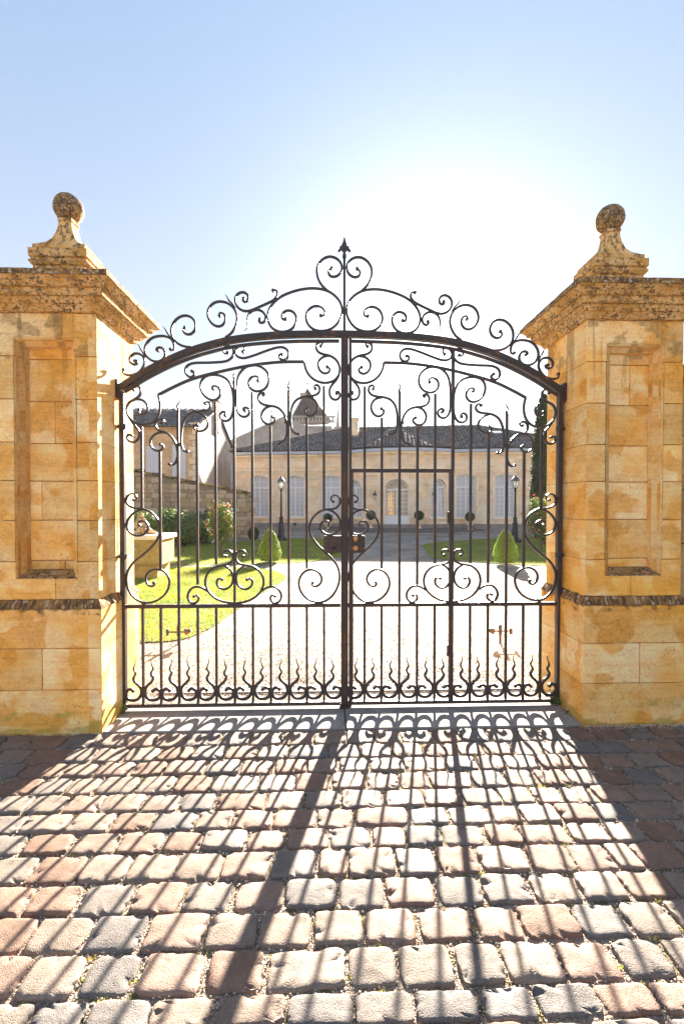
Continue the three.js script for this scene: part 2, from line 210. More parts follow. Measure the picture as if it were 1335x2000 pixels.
// ---------------------------------------------------------------- stone piers
function pierTex(sd) {   // 2 m across, 3.3 m high: ochre limestone with lichen, black crust on ledges, moss at the foot
  return texture(640, 1280, (u, v) => {
    const x = u * 2, y = v * 3.3, F = (fx, fy, o, s) => { const q = fbm3(x * fx + sd, y * fy, s + sd, o); return q; };
    const big = F(2.1, 2.6, 4, 1), mid = F(7, 8, 4, 5), fine = F(45, 60, 3, 9), lay = F(3, 45, 3, 13);
    let c = mix3([.97, .48, .085], [.98, .70, .35], sstep(-.4, .42, big + .3 * mid));
    c = mix3(c, [.78, .35, .04], .7 * sstep(.08, .16, F(3.2, 3.4, 3, 21) + .06 * mid));
    const s = 1 + .35 * fine + .22 * lay + .25 * mid; c = c.map(q => q * s);
    const pit = sstep(.18, .3, F(60, 40, 2, 33)) * sstep(-.05, .2, F(2.5, 2.5, 2, 41)); c = mix3(c, [.24, .13, .04], .45 * pit);
    const dirty = F(16, 20, 4, 51);
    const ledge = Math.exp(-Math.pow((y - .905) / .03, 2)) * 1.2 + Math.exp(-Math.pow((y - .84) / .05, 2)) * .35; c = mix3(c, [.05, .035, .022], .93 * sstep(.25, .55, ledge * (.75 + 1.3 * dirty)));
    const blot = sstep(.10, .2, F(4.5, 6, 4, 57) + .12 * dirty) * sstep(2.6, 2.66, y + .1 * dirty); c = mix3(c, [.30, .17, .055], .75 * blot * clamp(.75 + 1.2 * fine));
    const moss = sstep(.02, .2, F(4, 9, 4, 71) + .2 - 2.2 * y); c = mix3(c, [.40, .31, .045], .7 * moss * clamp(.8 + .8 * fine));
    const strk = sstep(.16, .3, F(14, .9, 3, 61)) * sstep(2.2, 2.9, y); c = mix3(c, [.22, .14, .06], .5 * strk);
    return c;
  });
}
const lichenMap = texture(512, 512, (u, v) => { const a = tf(u * 5, v * 5, 5, 5, 101), b = tf(u * 20, v * 20, 20, 6, 111), f = tf(u * 110, v * 110, 110, 3, 121), sp = tf(u * 70, v * 70, 70, 2, 131), h = tf(u * 48, v * 48, 48, 4, 137); let c = mix3([.66, .37, .10], [.84, .56, .26], sstep(.35, .65, a)); c = c.map(q => q * (.6 + .8 * f)); c = mix3(c, [.30, .18, .07], .8 * sstep(.45, .62, b * .55 + h * .45)); c = mix3(c, [.12, .08, .045], .85 * sstep(.53, .68, h * .6 + b * .2 + a * .22)); c = mix3(c, [.72, .6, .44], .7 * sstep(.7, .76, sp)); return c; });
const crustMap = texture(512, 512, (u, v) => { const b = tf(u * 24, v * 24, 24, 4, 151), f = tf(u * 80, v * 80, 80, 2, 161), sp = tf(u * 44, v * 44, 44, 2, 171); let c = mix3([.36, .22, .075], [.13, .085, .05], sstep(.35, .62, b)).map(q => q * (.6 + .8 * f)); return mix3(c, [.55, .45, .36], .9 * sstep(.66, .72, sp)); });
function ringStack(levels, seg = 14, amp = .004, ox = 0) {   // stacked rectangles [y, half width, front z, back z]
  const P = [], U = [], I = [], put = (x, y, z, u, v) => { const k = amp * 1.6; P.push(x + k * fbm3(x * 12 + ox, y * 14, z * 12, 3), y + k * .6 * fbm3(x * 12, y * 12 + 9 + ox, z * 12, 2), z + k * fbm3(x * 12, y * 14, z * 12 + 7 + ox, 3)); U.push(u, v); return P.length / 3 - 1; };
  const side = f => { for (let k = 0; k < levels.length - 1; k++) { const a = [], b = []; for (let i = 0; i <= seg; i++) { const t = i / seg; a.push(put(...f(levels[k], t))); b.push(put(...f(levels[k + 1], t))); } for (let i = 0; i < seg; i++) I.push(a[i], a[i + 1], b[i], a[i + 1], b[i + 1], b[i]); } };
  side(([y, h, f], t) => { const x = -h + 2 * h * t; return [x, y, f, x, y + f]; });
  side(([y, h, f, b], t) => { const z = f + (b - f) * t; return [h, y, z, -z, y + h]; });
  side(([y, h, f, b], t) => { const x = h - 2 * h * t; return [x, y, b, x, y - b]; });
  side(([y, h, f, b], t) => { const z = b + (f - b) * t; return [-h, y, z, z, y + h]; });
  for (const [l, s] of [[levels[0], -1], [levels[levels.length - 1], 1]]) { const [y, h, f, b] = l, q = [put(-h, y, f, -h, f), put(h, y, f, h, f), put(h, y, b, h, b), put(-h, y, b, -h, b)]; s > 0 ? I.push(q[0], q[1], q[2], q[0], q[2], q[3]) : I.push(q[0], q[2], q[1], q[0], q[3], q[2]); }
  const g = new THREE.BufferGeometry(); g.setAttribute('position', new THREE.Float32BufferAttribute(P, 3)); g.setAttribute('uv', new THREE.Float32BufferAttribute(U, 2)); g.setIndex(I); return toCreasedNormals(flat(g), .5);
}
function pier(cx, sd, jx, label) {
  const t = thing('gate_pier', label, 'stone pier', [cx, 0, 0]);
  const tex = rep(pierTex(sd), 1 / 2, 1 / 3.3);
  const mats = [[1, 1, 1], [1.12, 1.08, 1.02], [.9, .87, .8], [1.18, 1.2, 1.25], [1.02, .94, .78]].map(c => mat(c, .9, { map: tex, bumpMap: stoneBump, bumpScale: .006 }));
  const M = () => pick(mats), ou = () => 0;
  const zb = -.285, zf = .315, W = .36;
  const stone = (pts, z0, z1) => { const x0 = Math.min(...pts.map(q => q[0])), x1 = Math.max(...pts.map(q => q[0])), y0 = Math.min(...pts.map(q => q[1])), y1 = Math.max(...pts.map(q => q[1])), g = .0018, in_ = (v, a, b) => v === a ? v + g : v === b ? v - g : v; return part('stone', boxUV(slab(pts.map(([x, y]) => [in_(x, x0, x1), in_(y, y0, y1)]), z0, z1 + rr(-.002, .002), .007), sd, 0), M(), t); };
  // foot courses
  const pc = [0, .3, .593, .872];
  for (let k = 0; k < 3; k++) { const cut = k === 1 ? [-.39, jx, .39] : [-.39, .39]; for (let i = 0; i < cut.length - 1; i++) stone(rect(cut[i], k ? pc[k] : -.05, cut[i + 1], pc[k + 1]), -.02, .346); stone(rect(-.39, k ? pc[k] : -.05, .39, pc[k + 1]), -.305, -.022); }
  part('ledge', ringStack([[.872, .392, .348, -.307], [.885, .388, .344, -.303], [.915, .37, .325, -.29], [.93, .361, .316, -.286]], 24, .006, sd), mat([.95, .78, .6], .95, { map: rep(crustMap, 1.5), bumpMap: stoneBump, bumpScale: .008 }), t);
  // shaft courses round the sunk panel
  const ys = [.93, 1.2, 1.49, 1.77, 2.04, 2.34, 2.64, 2.94], px = .212, p0 = 1.08, p1 = 2.77;
  for (let k = 0; k < 7; k++) {
    const a = ys[k], b = ys[k + 1], zj = rr(-.1, .06);
    if (k === 0) { const j = rr(-.08, .08); stone([[-W, a], [j, a], [j, p0], [-px, p0], [-px, b], [-W, b]], zj, zf); stone([[j, a], [W, a], [W, b], [px, b], [px, p0], [j, p0]], zj, zf); }
    else if (k === 6) { const j = rr(.05, .2); stone([[-W, a], [-px, a], [-px, p1], [j, p1], [j, b], [-W, b]], zj, zf); stone([[px, a], [W, a], [W, b], [j, b], [j, p1], [px, p1]], zj, zf); }
    else { stone(rect(-W, a, -px, b), zj, zf); stone(rect(px, a, W, b), zj, zf); }
    const c = k === 0 ? p0 : a, d = k === 6 ? p1 : b, j = rnd() < .4 ? rr(-.1, .1) : 9;
    if (j < 1) { stone(rect(-px, c, j, d), zj, zf - .078); stone(rect(j, c, px, d), zj, zf - .078); } else stone(rect(-px, c, px, d), zj, zf - .078);
    stone(rect(-W, a, W, b), zb, zj - .002);
  }
  // mitred moulding of the panel
  { const prof = [[0, zf - .003], [.014, zf - .004], [.018, zf - .014], [.022, zf - .024], [.043, zf - .044], [.05, zf - .046], [.052, zf - .06], [.058, zf - .077]], A = (k) => { const [o, z] = prof[k]; return [[-px + o, p0 + o, z], [px - o, p0 + o, z], [px - o, p1 - o, z], [-px + o, p1 - o, z]]; };
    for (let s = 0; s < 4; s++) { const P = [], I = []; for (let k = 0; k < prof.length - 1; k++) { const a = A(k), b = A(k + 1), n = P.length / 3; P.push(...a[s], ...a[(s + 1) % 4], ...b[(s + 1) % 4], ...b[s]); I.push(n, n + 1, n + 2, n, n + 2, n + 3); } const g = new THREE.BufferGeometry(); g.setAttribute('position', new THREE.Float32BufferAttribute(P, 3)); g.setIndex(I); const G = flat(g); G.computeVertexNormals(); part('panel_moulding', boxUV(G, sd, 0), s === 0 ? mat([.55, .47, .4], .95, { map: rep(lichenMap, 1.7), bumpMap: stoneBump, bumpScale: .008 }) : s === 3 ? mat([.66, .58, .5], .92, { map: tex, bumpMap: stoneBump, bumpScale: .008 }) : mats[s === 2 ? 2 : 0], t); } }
  // cornice
  const lich = mat([1.0, .93, .82], .95, { map: rep(lichenMap, 1.5), bumpMap: stoneBump, bumpScale: .008 }), crust = mat([1.05, 1.0, .95], .95, { map: rep(crustMap, 1.5), bumpMap: stoneBump, bumpScale: .009 });
  const L = a => a.map(([y, o]) => [y, W + o * 1.12, zf + o * 1.12, zb - o * 1.9]);
  part('cornice_bed', ringStack(L([[2.94, .006], [2.946, .018], [2.96, .021], [2.985, .032], [2.99, .042], [3.002, .045], [3.006, .05], [3.03, .056]]), 26, .004, sd), lich, t);
  part('cornice_fascia', ringStack(L([[3.03, .066], [3.034, .07], [3.08, .074]]), 26, .004, sd + 3), lich, t);
  part('cornice_slab', ringStack(L([[3.08, .084], [3.086, .09], [3.1, .094], [3.12, .103], [3.14, .114], [3.143, .121]]), 26, .005, sd + 5), lich, t);
  part('cornice_top', ringStack([...L([[3.143, .124], [3.18, .125]]), [3.2, .44, .40, -.37], [3.3, .27, .2, -.2], [3.335, .2, .14, -.14]], 26, .006, sd + 8), crust, t);
  const fin = part('finial_base', ringStack([[3.335, .19, .13, -.13], [3.365, .186, .126, -.126], [3.37, .198, .138, -.138], [3.39, .211, .151, -.151], [3.412, .2, .14, -.14], [3.418, .196, .136, -.136], [3.424, .211, .151, -.151], [3.482, .211, .151, -.151]], 16, .004, sd), lich, t);
  part('finial_neck', ringStack([[3.483, .19, .132, -.132], [3.52, .19, .132, -.132], [3.532, .165, .115, -.115], [3.56, .118, .088, -.088], [3.6, .083, .068, -.068], [3.65, .062, .057, -.057], [3.7, .051, .051, -.051], [3.738, .048, .048, -.048], [3.74, .054, .055, -.055], [3.762, .054, .055, -.055]], 10, .003, sd + 2), mat([1.1, 1.05, .98], .95, { map: rep(lichenMap, 1.1), bumpMap: stoneBump, bumpScale: .006 }), t);
  const b = new THREE.SphereGeometry(.106, 40, 28), p = b.attributes.position; for (let i = 0; i < p.count; i++) { const x = p.getX(i), y = p.getY(i), z = p.getZ(i), k = 1 + .05 * fbm3(x * 16 + sd, y * 16, z * 16, 3); p.setXYZ(i, x * k, y * k, z * k); } b.computeVertexNormals();
  const uv = b.attributes.uv; for (let i = 0; i < uv.count; i++) uv.setXY(i, uv.getX(i) * .66, uv.getY(i) * .33);
  part('ball', b.translate(0, 3.862, -.005), mat([1, 1, 1], .95, { map: rep(crustMap, 2.2), bumpMap: rep(grain, 3), bumpScale: .01 }), t);
}
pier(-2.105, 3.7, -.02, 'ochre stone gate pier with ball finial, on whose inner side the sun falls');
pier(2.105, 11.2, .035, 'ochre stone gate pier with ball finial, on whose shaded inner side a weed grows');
{ // boundary wall running on from the right pier
  const t = thing('boundary_wall', 'plain ochre stone wall running on from the outer side of the right gate pier', 'wall', [2.47, 0, -.12]); const m = [0, 1].map(k => mat([.62 - .08 * k, .42 - .06 * k, .2 - .03 * k], .95, { map: rep(mottle, 1), bumpMap: stoneBump, bumpScale: .006 }));
  for (let r = 0; r < 6; r++) for (let x = r % 2 ? -.0 : 0, i = 0; x < 4.5; i++) { const w = i === 0 && r % 2 ? .35 : .7; part('stone', boxUV(new RoundedBoxGeometry(w - .006, .424, .3, 1, .006).translate(x + w / 2, r * .43 + .215, 0), r, i), m[(r + i) % 2], t); x += w; }
  part('coping', boxUV(new RoundedBoxGeometry(4.6, .12, .42, 2, .02).translate(2.3, 2.64, 0)), mat([.5, .38, .22], .95, { map: rep(lichenMap, 1) }), t); }

// ---------------------------------------------------------------- wrought iron gate (traced on its own plane, z = 0)
const rustMap = texture(512, 512, (u, v) => { const a = tf(u * 7, v * 7, 7, 5, 201), f = tf(u * 80, v * 80, 80, 2, 211); let c = [.05, .045, .046].map(q => q * (.7 + .6 * f)); c = mix3(c, [.20, .085, .035], .75 * sstep(.6, .72, a)); return c; });
const ironMat = mat([1.15, 1.1, 1.12], .42, { metalness: .35, map: rep(rustMap, 1.3), bumpMap: rep(grain, 3), bumpScale: .0012 });
const rustyMat = mat([1.2, 1.08, 1.02], .55, { metalness: .3, map: rep(rustMap, 2.3), bumpMap: rep(grain, 3), bumpScale: .0012 });
const gA = ([x, y]) => { const p = onZ(220 + x * .34457, 440 + y * .34457, 0); return [p.x, p.y]; };
const gC = ([x, y]) => { const p = onZ(220 + x * .34457, 740 + y * .34457, 0); return [p.x, p.y]; };
const gF = ([x, y]) => { const p = onZ(200 + x * .35955, 1060 + y * .35955, 0); return [p.x, p.y]; };
function sweep(line, width, depth, z = 0) {   // square iron bent along a line in x, y; width(t) lies in the plane
  const n = line.length, P = [], N = [], U = [], I = [], L = [0]; for (let i = 1; i < n; i++) L.push(L[i - 1] + Math.hypot(line[i][0] - line[i - 1][0], line[i][1] - line[i - 1][1]));
  const off = line.map((p, i) => { const a = line[Math.max(0, i - 1)], b = line[Math.min(n - 1, i + 1)], l = Math.hypot(b[0] - a[0], b[1] - a[1]) || 1; return [-(b[1] - a[1]) / l, (b[0] - a[0]) / l]; });
  const W = line.map((_, i) => width(L[i] / L[n - 1]) / 2), h = depth / 2, c = .2;   // c: chamfer as a share of the half width
  const ring = [[1, 1 - c, 1, .0], [1, c - 1, 1, 0], [1 - c, -1, 0, -1], [c - 1, -1, 0, -1], [-1, c - 1, -1, 0], [-1, 1 - c, -1, 0], [c - 1, 1, 0, 1], [1 - c, 1, 0, 1]];
  for (let i = 0; i < n; i++) for (const [a, b, na, nb] of ring) { const k = Math.min(h, Math.max(W[i] * 1.2, .002)); P.push(line[i][0] + off[i][0] * a * W[i], line[i][1] + off[i][1] * a * W[i], z + b * k); N.push(off[i][0] * na, off[i][1] * na, nb); U.push(L[i], (a + b) * .02); }
  for (let i = 0; i < n - 1; i++) for (let k = 0; k < 8; k++) { const a = i * 8 + k, b = i * 8 + (k + 1) % 8; I.push(a, b, a + 8, b, b + 8, a + 8); }
  for (const s of [0, n - 1]) for (let k = 1; k < 7; k++) I.push(s * 8, s * 8 + k, s * 8 + k + 1);
  const g = new THREE.BufferGeometry(); g.setAttribute('position', new THREE.Float32BufferAttribute(P, 3)); g.setAttribute('uv', new THREE.Float32BufferAttribute(U, 2)); g.setIndex(I); return toCreasedNormals(flat(g), .7);
}
function relax(line, it) { for (let k = 0; k < it; k++) line = line.map((p, i) => i && i < line.length - 1 ? [(line[i - 1][0] + 2 * p[0] + line[i + 1][0]) / 4, (line[i - 1][1] + 2 * p[1] + line[i + 1][1]) / 4] : p); return line; }
const eye = ([x, y], r, d) => cyl(r, r, d, 0, 0, 0, 14).rotateX(Math.PI / 2).translate(x, y, 0);
// e: which ends carry a rolled eye (1 start, 2 end); taper: end drawn out to a point
function scroll(pts, { w = .0165, d = .02, e = 1, taper = 0, er = .0115, smooth = 5 } = {}) {
  const l = relax(smoothLine(pts, .009), smooth), n = l.length;
  const gs = [sweep(l, t => taper ? w * (t > .5 ? Math.max(.14, 1 - .86 * Math.pow((t - .5) / .5, 1.7)) : 1) : w * ((e & 1) && t < .06 ? .75 : 1), d)];
  if (e & 1) gs.push(eye(l[0], er, d * 1.15)); if (e & 2) gs.push(eye(l[n - 1], er, d * 1.15));
  return merge(gs);
}
const flipX = g => { const h = g.clone(), p = h.attributes.position, n = h.attributes.normal; for (let i = 0; i < p.count; i++) { p.setX(i, -p.getX(i)); n.setX(i, -n.getX(i)); } for (let i = 0; i < p.count; i += 3) for (const a of [p, n, h.attributes.uv]) { const q = a.itemSize, b = [...a.array.slice((i + 1) * q, (i + 2) * q)]; for (let j = 0; j < q; j++) { a.array[(i + 1) * q + j] = a.array[(i + 2) * q + j]; a.array[(i + 2) * q + j] = b[j]; } } return h; };

// --- overthrow: fixed arch bar with its cresting
const A = l => l.map(gA), C = l => l.map(gC);
const archC = A([[30, 930], [100, 888], [180, 838], [260, 795], [350, 752], [450, 712], [550, 682], [650, 657], [760, 640], [880, 629], [1000, 622], [1160, 619.5], [1311, 619]]);
archC[archC.length - 1][0] = 0;
const archHalf = smoothLine(archC, .02), archLine = relax([...archHalf, ...archHalf.slice(0, -1).reverse().map(([x, y]) => [-x, y])], 6);
{
  const t = thing('gate_overthrow', 'fixed wrought iron arch with scroll cresting and spear finial over the gate leaves', 'gate arch', [0, 0, 0]);
  part('arch_bar', sweep(archLine, () => .05, .05, .004), rustyMat, t);
  const half = [
    ['scroll', [[1178, 512], [1194, 516], [1203, 492], [1182, 464], [1145, 458], [1110, 478], [1094, 520], [1106, 562], [1142, 592], [1192, 599], [1243, 584], [1281, 545], [1300, 490], [1290, 440], [1258, 399], [1214, 371], [1150, 358], [1080, 362], [1010, 380], [950, 407], [906, 446], [881, 492], [880, 540], [900, 580], [940, 602], [980, 603], [1018, 585], [1040, 545], [1035, 506], [1010, 484], [976, 487], [957, 512], [964, 537], [980, 532]], { e: 3 }],
    ['scroll', [[1240, 244], [1224, 254], [1222, 278], [1246, 294], [1278, 284], [1299, 250], [1290, 210], [1262, 185], [1222, 178], [1182, 199], [1157, 242], [1160, 292], [1180, 335], [1216, 371]], { e: 1 }],
    ['scroll', [[908, 370], [922, 364], [935, 380], [930, 405], [912, 424], [870, 446], [822, 467], [785, 483], [748, 487], [715, 472], [695, 440], [697, 405], [720, 382], [750, 381], [769, 402], [764, 430], [744, 436], [733, 424], [742, 416]], { e: 3 }],
    ['scroll', [[834, 533], [824, 541], [838, 556], [858, 550], [868, 527], [857, 497], [828, 479], [795, 483], [770, 505], [762, 545], [766, 575], [754, 594], [741, 600]], { taper: 1 }],
    ['scroll', [[606, 514], [600, 498], [622, 495], [641, 524], [630, 560], [600, 575], [565, 560], [541, 522], [541, 482], [565, 446], [605, 432], [652, 442], [690, 477], [706, 527], [695, 577], [668, 616], [638, 636]], { e: 1 }],
    ['thorn', [[694, 470], [674, 440], [654, 424], [650, 405], [635, 390]], { e: 0, taper: 1, w: .012 }],
    ['scroll', [[410, 580], [397, 588], [404, 610], [430, 621], [460, 605], [472, 570], [459, 534], [424, 512], [384, 518], [350, 546], [333, 591], [341, 640], [370, 671], [410, 688], [452, 692]], { e: 1 }],
    ['thorn', [[347, 655], [322, 628], [306, 605], [300, 590], [282, 572]], { e: 0, taper: 1, w: .012 }],
    ['scroll', [[329, 704], [343, 712], [350, 688], [340, 654], [310, 632], [265, 628], [220, 641], [190, 676], [183, 716], [200, 750], [231, 771], [266, 772], [295, 750], [297, 715], [274, 691], [250, 697], [246, 714], [257, 711]], { e: 3 }],
    ['scroll', [[64, 820], [58, 836], [77, 849], [106, 850], [142, 840], [170, 811], [184, 776], [175, 745], [150, 728], [120, 728], [98, 750], [101, 780], [125, 792], [145, 776], [138, 763], [128, 770]], { e: 3 }],
    ['thorn', [[186, 750], [170, 716], [157, 700], [152, 680], [135, 670]], { e: 0, taper: 1, w: .012 }],
  ];
  for (const [n, l, o] of half) { const g = scroll(A(l), o); part(n, g, ironMat, t); part(n, flipX(g), ironMat, t); }
  const top = gA([1307, 65])[1], b = gA([1307, 150])[1], f = gA([1307, 600])[1];
  part('stem', [box(.02, b - f + .05, .02, 0, (b + f) / 2 - .02, 0), box(.03, .02, .03, 0, b - .035, 0)], ironMat, t);
  const H = top - b; const q = [[0, H], [.006, H * .86], [.012, H * .62], [.022, H * .44], [.016, H * .3], [.013, H * .2]];
  part('spear_finial', [slab([...q.map(([x, y]) => [x, y + b]), ...q.slice(1).reverse().map(([x, y]) => [-x, y + b])], -.009, .009, .003), slab([[-.038, b + .022], [-.035, b + .043], [-.012, b + .04], [.012, b + .04], [.035, b + .043], [.038, b + .022], [.052, b + .005], [.04, b - .004], [.024, b + .012], [.012, b], [-.012, b], [-.024, b + .012], [-.04, b - .004], [-.052, b + .005]], -.01, .01, .002)], ironMat, t);
  for (const s of [-1, 1]) { const e0 = gA([30, 930]); part('wall_plate', box(.02, .14, .08, s * (1.738), e0[1] + .0, .0), rustyMat, t); }
}
// --- leaves: all coordinates of the left leaf, mirrored for the right one
const midY0 = gC([400, 1298])[1], midY1 = gC([400, 1277])[1], botY0 = .022, botY1 = .05;
const barX = [222, 320, 418, 520, 620, 720, 818, 915, 1013, 1110, 1203].map(x => gF([x, 600])[0]);
const upTop = [270, 402, 0, 298, 127, 0, 70, 262, 0, 212, 32], upBot = [735, 1080, 0, 1168, 1052, 0, 1052, 1176, 0, 1080, 737], tipA = { 2: [380, 993], 5: [692, 822], 8: [993, 878] };
const ringS = [
  [A, [[1180, 685], [1194, 676], [1186, 661], [1164, 664], [1152, 688], [1160, 714], [1188, 730], [1230, 739], [1266, 762], [1286, 802], [1283, 846], [1255, 880], [1205, 894], [1150, 880], [1110, 845], [1090, 802], [1086, 773]], 1],
  [A, [[1215, 802], [1234, 812], [1222, 836], [1192, 838], [1166, 808], [1168, 768], [1195, 744], [1230, 739]], 1],
  [A, [[1268, 953], [1258, 944], [1270, 938], [1286, 952], [1284, 978], [1262, 990], [1236, 978], [1226, 945], [1236, 910], [1262, 882], [1282, 848]], 1],
  [A, [[120, 932], [127, 914], [150, 911], [163, 935], [155, 965], [128, 986], [96, 1002], [80, 1042], [93, 1085], [130, 1120], [180, 1132], [226, 1120], [256, 1090], [270, 1045], [270, 1000], [260, 962]], 1],
  [A, [[152, 1046], [146, 1058], [166, 1075], [195, 1060], [201, 1022], [170, 990], [130, 985]], 1],
  [A, [[108, 1190], [94, 1180], [80, 1196], [90, 1221], [120, 1230], [148, 1206], [150, 1166], [122, 1130], [92, 1086]], 1],
  [A, [[652, 722], [637, 732], [626, 710], [638, 689], [662, 685], [685, 702], [680, 744], [650, 768], [560, 778], [445, 784], [416, 804], [413, 838], [440, 863], [464, 850], [464, 828], [450, 828]], 3],
  [A, [[738, 718], [751, 704], [739, 682], [710, 686], [693, 710], [700, 740], [735, 754], [800, 738], [870, 712], [938, 692], [975, 695], [997, 724], [986, 758], [956, 765], [941, 746], [947, 728], [958, 733]], 3],
  [A, [[570, 928], [558, 918], [578, 908], [605, 925], [612, 960], [590, 988], [555, 990], [515, 960], [498, 910], [510, 870], [545, 850], [600, 850], [650, 875], [675, 920], [685, 980], [682, 1060], [665, 1100], [635, 1112], [610, 1095], [608, 1067], [628, 1054], [646, 1066], [638, 1078]], 3],
  [A, [[824, 882], [832, 868], [814, 855], [785, 862], [770, 895], [785, 930], [820, 942], [860, 930], [885, 890], [880, 840], [845, 805], [800, 793], [755, 805], [720, 840], [706, 890], [702, 1000], [708, 1055], [730, 1085], [760, 1085], [778, 1060], [766, 1034], [742, 1035], [738, 1050], [750, 1052]], 3],
  [C, [[280, 253], [294, 252], [296, 238], [275, 228], [250, 240], [245, 270], [266, 295], [305, 305], [340, 335], [365, 385], [372, 430], [362, 470], [345, 492], [325, 485]], 3],
  [C, [[272, 372], [287, 372], [285, 396], [256, 410], [226, 396], [213, 360], [230, 322], [268, 304], [306, 306]], 1],
  [C, [[525, 140], [538, 127], [556, 145], [550, 173], [520, 184], [462, 190], [420, 215], [398, 260], [390, 320], [392, 380], [405, 412], [426, 414]], 3],
  [C, [[480, 262], [463, 262], [466, 290], [504, 298], [536, 275], [540, 240], [512, 205], [470, 189]], 1],
  [C, [[854, 92], [866, 94], [864, 80], [846, 76], [829, 88], [825, 112], [841, 140], [880, 152], [930, 160], [965, 190], [985, 240], [988, 310], [975, 350], [942, 370]], 3],
  [C, [[905, 217], [921, 220], [914, 246], [880, 260], [850, 240], [842, 200], [864, 166], [900, 153]], 1],
  [C, [[1148, 55], [1138, 44], [1155, 30], [1175, 50], [1168, 80], [1138, 95], [1090, 100], [1046, 115], [1020, 150], [1010, 200], [1012, 270], [1030, 308], [1052, 312]], 3],
  [C, [[1101, 166], [1085, 172], [1090, 197], [1120, 212], [1150, 190], [1160, 150], [1136, 112], [1090, 100]], 1],
  [C, [[122, 686], [136, 688], [140, 665], [115, 648], [88, 660], [78, 690], [95, 720], [130, 733], [180, 738], [225, 760], [258, 800], [270, 850], [258, 905], [225, 950], [170, 1000], [120, 1040], [88, 1090], [80, 1140], [95, 1200], [130, 1245], [180, 1268], [237, 1262], [290, 1230], [322, 1175], [320, 1125], [290, 1088], [245, 1078], [205, 1095], [188, 1130], [200, 1165], [225, 1177], [244, 1164], [236, 1154]], 3],
  [C, [[152, 830], [140, 820], [156, 804], [186, 810], [203, 840], [185, 875], [145, 890], [102, 875], [80, 832], [91, 790], [130, 752], [180, 738]], 1],
  [C, [[1250, 697], [1235, 690], [1240, 666], [1265, 658], [1287, 676], [1287, 710], [1260, 736], [1210, 740], [1170, 755], [1130, 795], [1115, 845], [1130, 900], [1165, 945], [1203, 980], [1243, 1018], [1275, 1065], [1286, 1120], [1275, 1180], [1240, 1235], [1190, 1265], [1130, 1260], [1080, 1225], [1056, 1175], [1060, 1130], [1085, 1095], [1125, 1080], [1165, 1095], [1186, 1130], [1175, 1165], [1146, 1178], [1126, 1166], [1134, 1155]], 3],
  [C, [[1224, 830], [1232, 815], [1206, 805], [1180, 820], [1178, 855], [1210, 881], [1250, 882], [1285, 850], [1287, 800], [1255, 756], [1210, 740]], 1],
];
const side = [
  [[642, 1004], [626, 1003], [626, 984], [650, 970], [678, 985], [685, 1015], [665, 1045], [630, 1055], [580, 1066], [540, 1100], [525, 1150], [540, 1200], [580, 1240], [630, 1262], [690, 1271]],
  [[620, 1136], [602, 1128], [588, 1152], [604, 1184], [640, 1192], [674, 1166], [682, 1120], [666, 1081], [630, 1056]],
  [[462, 1232], [474, 1222], [490, 1240], [475, 1268], [445, 1270], [425, 1240], [432, 1205], [465, 1178], [505, 1182], [536, 1202]],
];
for (const l of side) { ringS.push([C, l, 1]); ringS.push([C, l.map(([x, y]) => [1382 - x, y]), 1]); }
const flameL = [[170, 804], [158, 795], [140, 800], [129, 824], [140, 847], [166, 856], [196, 848], [213, 822], [214, 796], [198, 773], [177, 755], [169, 735], [182, 710], [169, 686], [178, 660], [181, 632]];
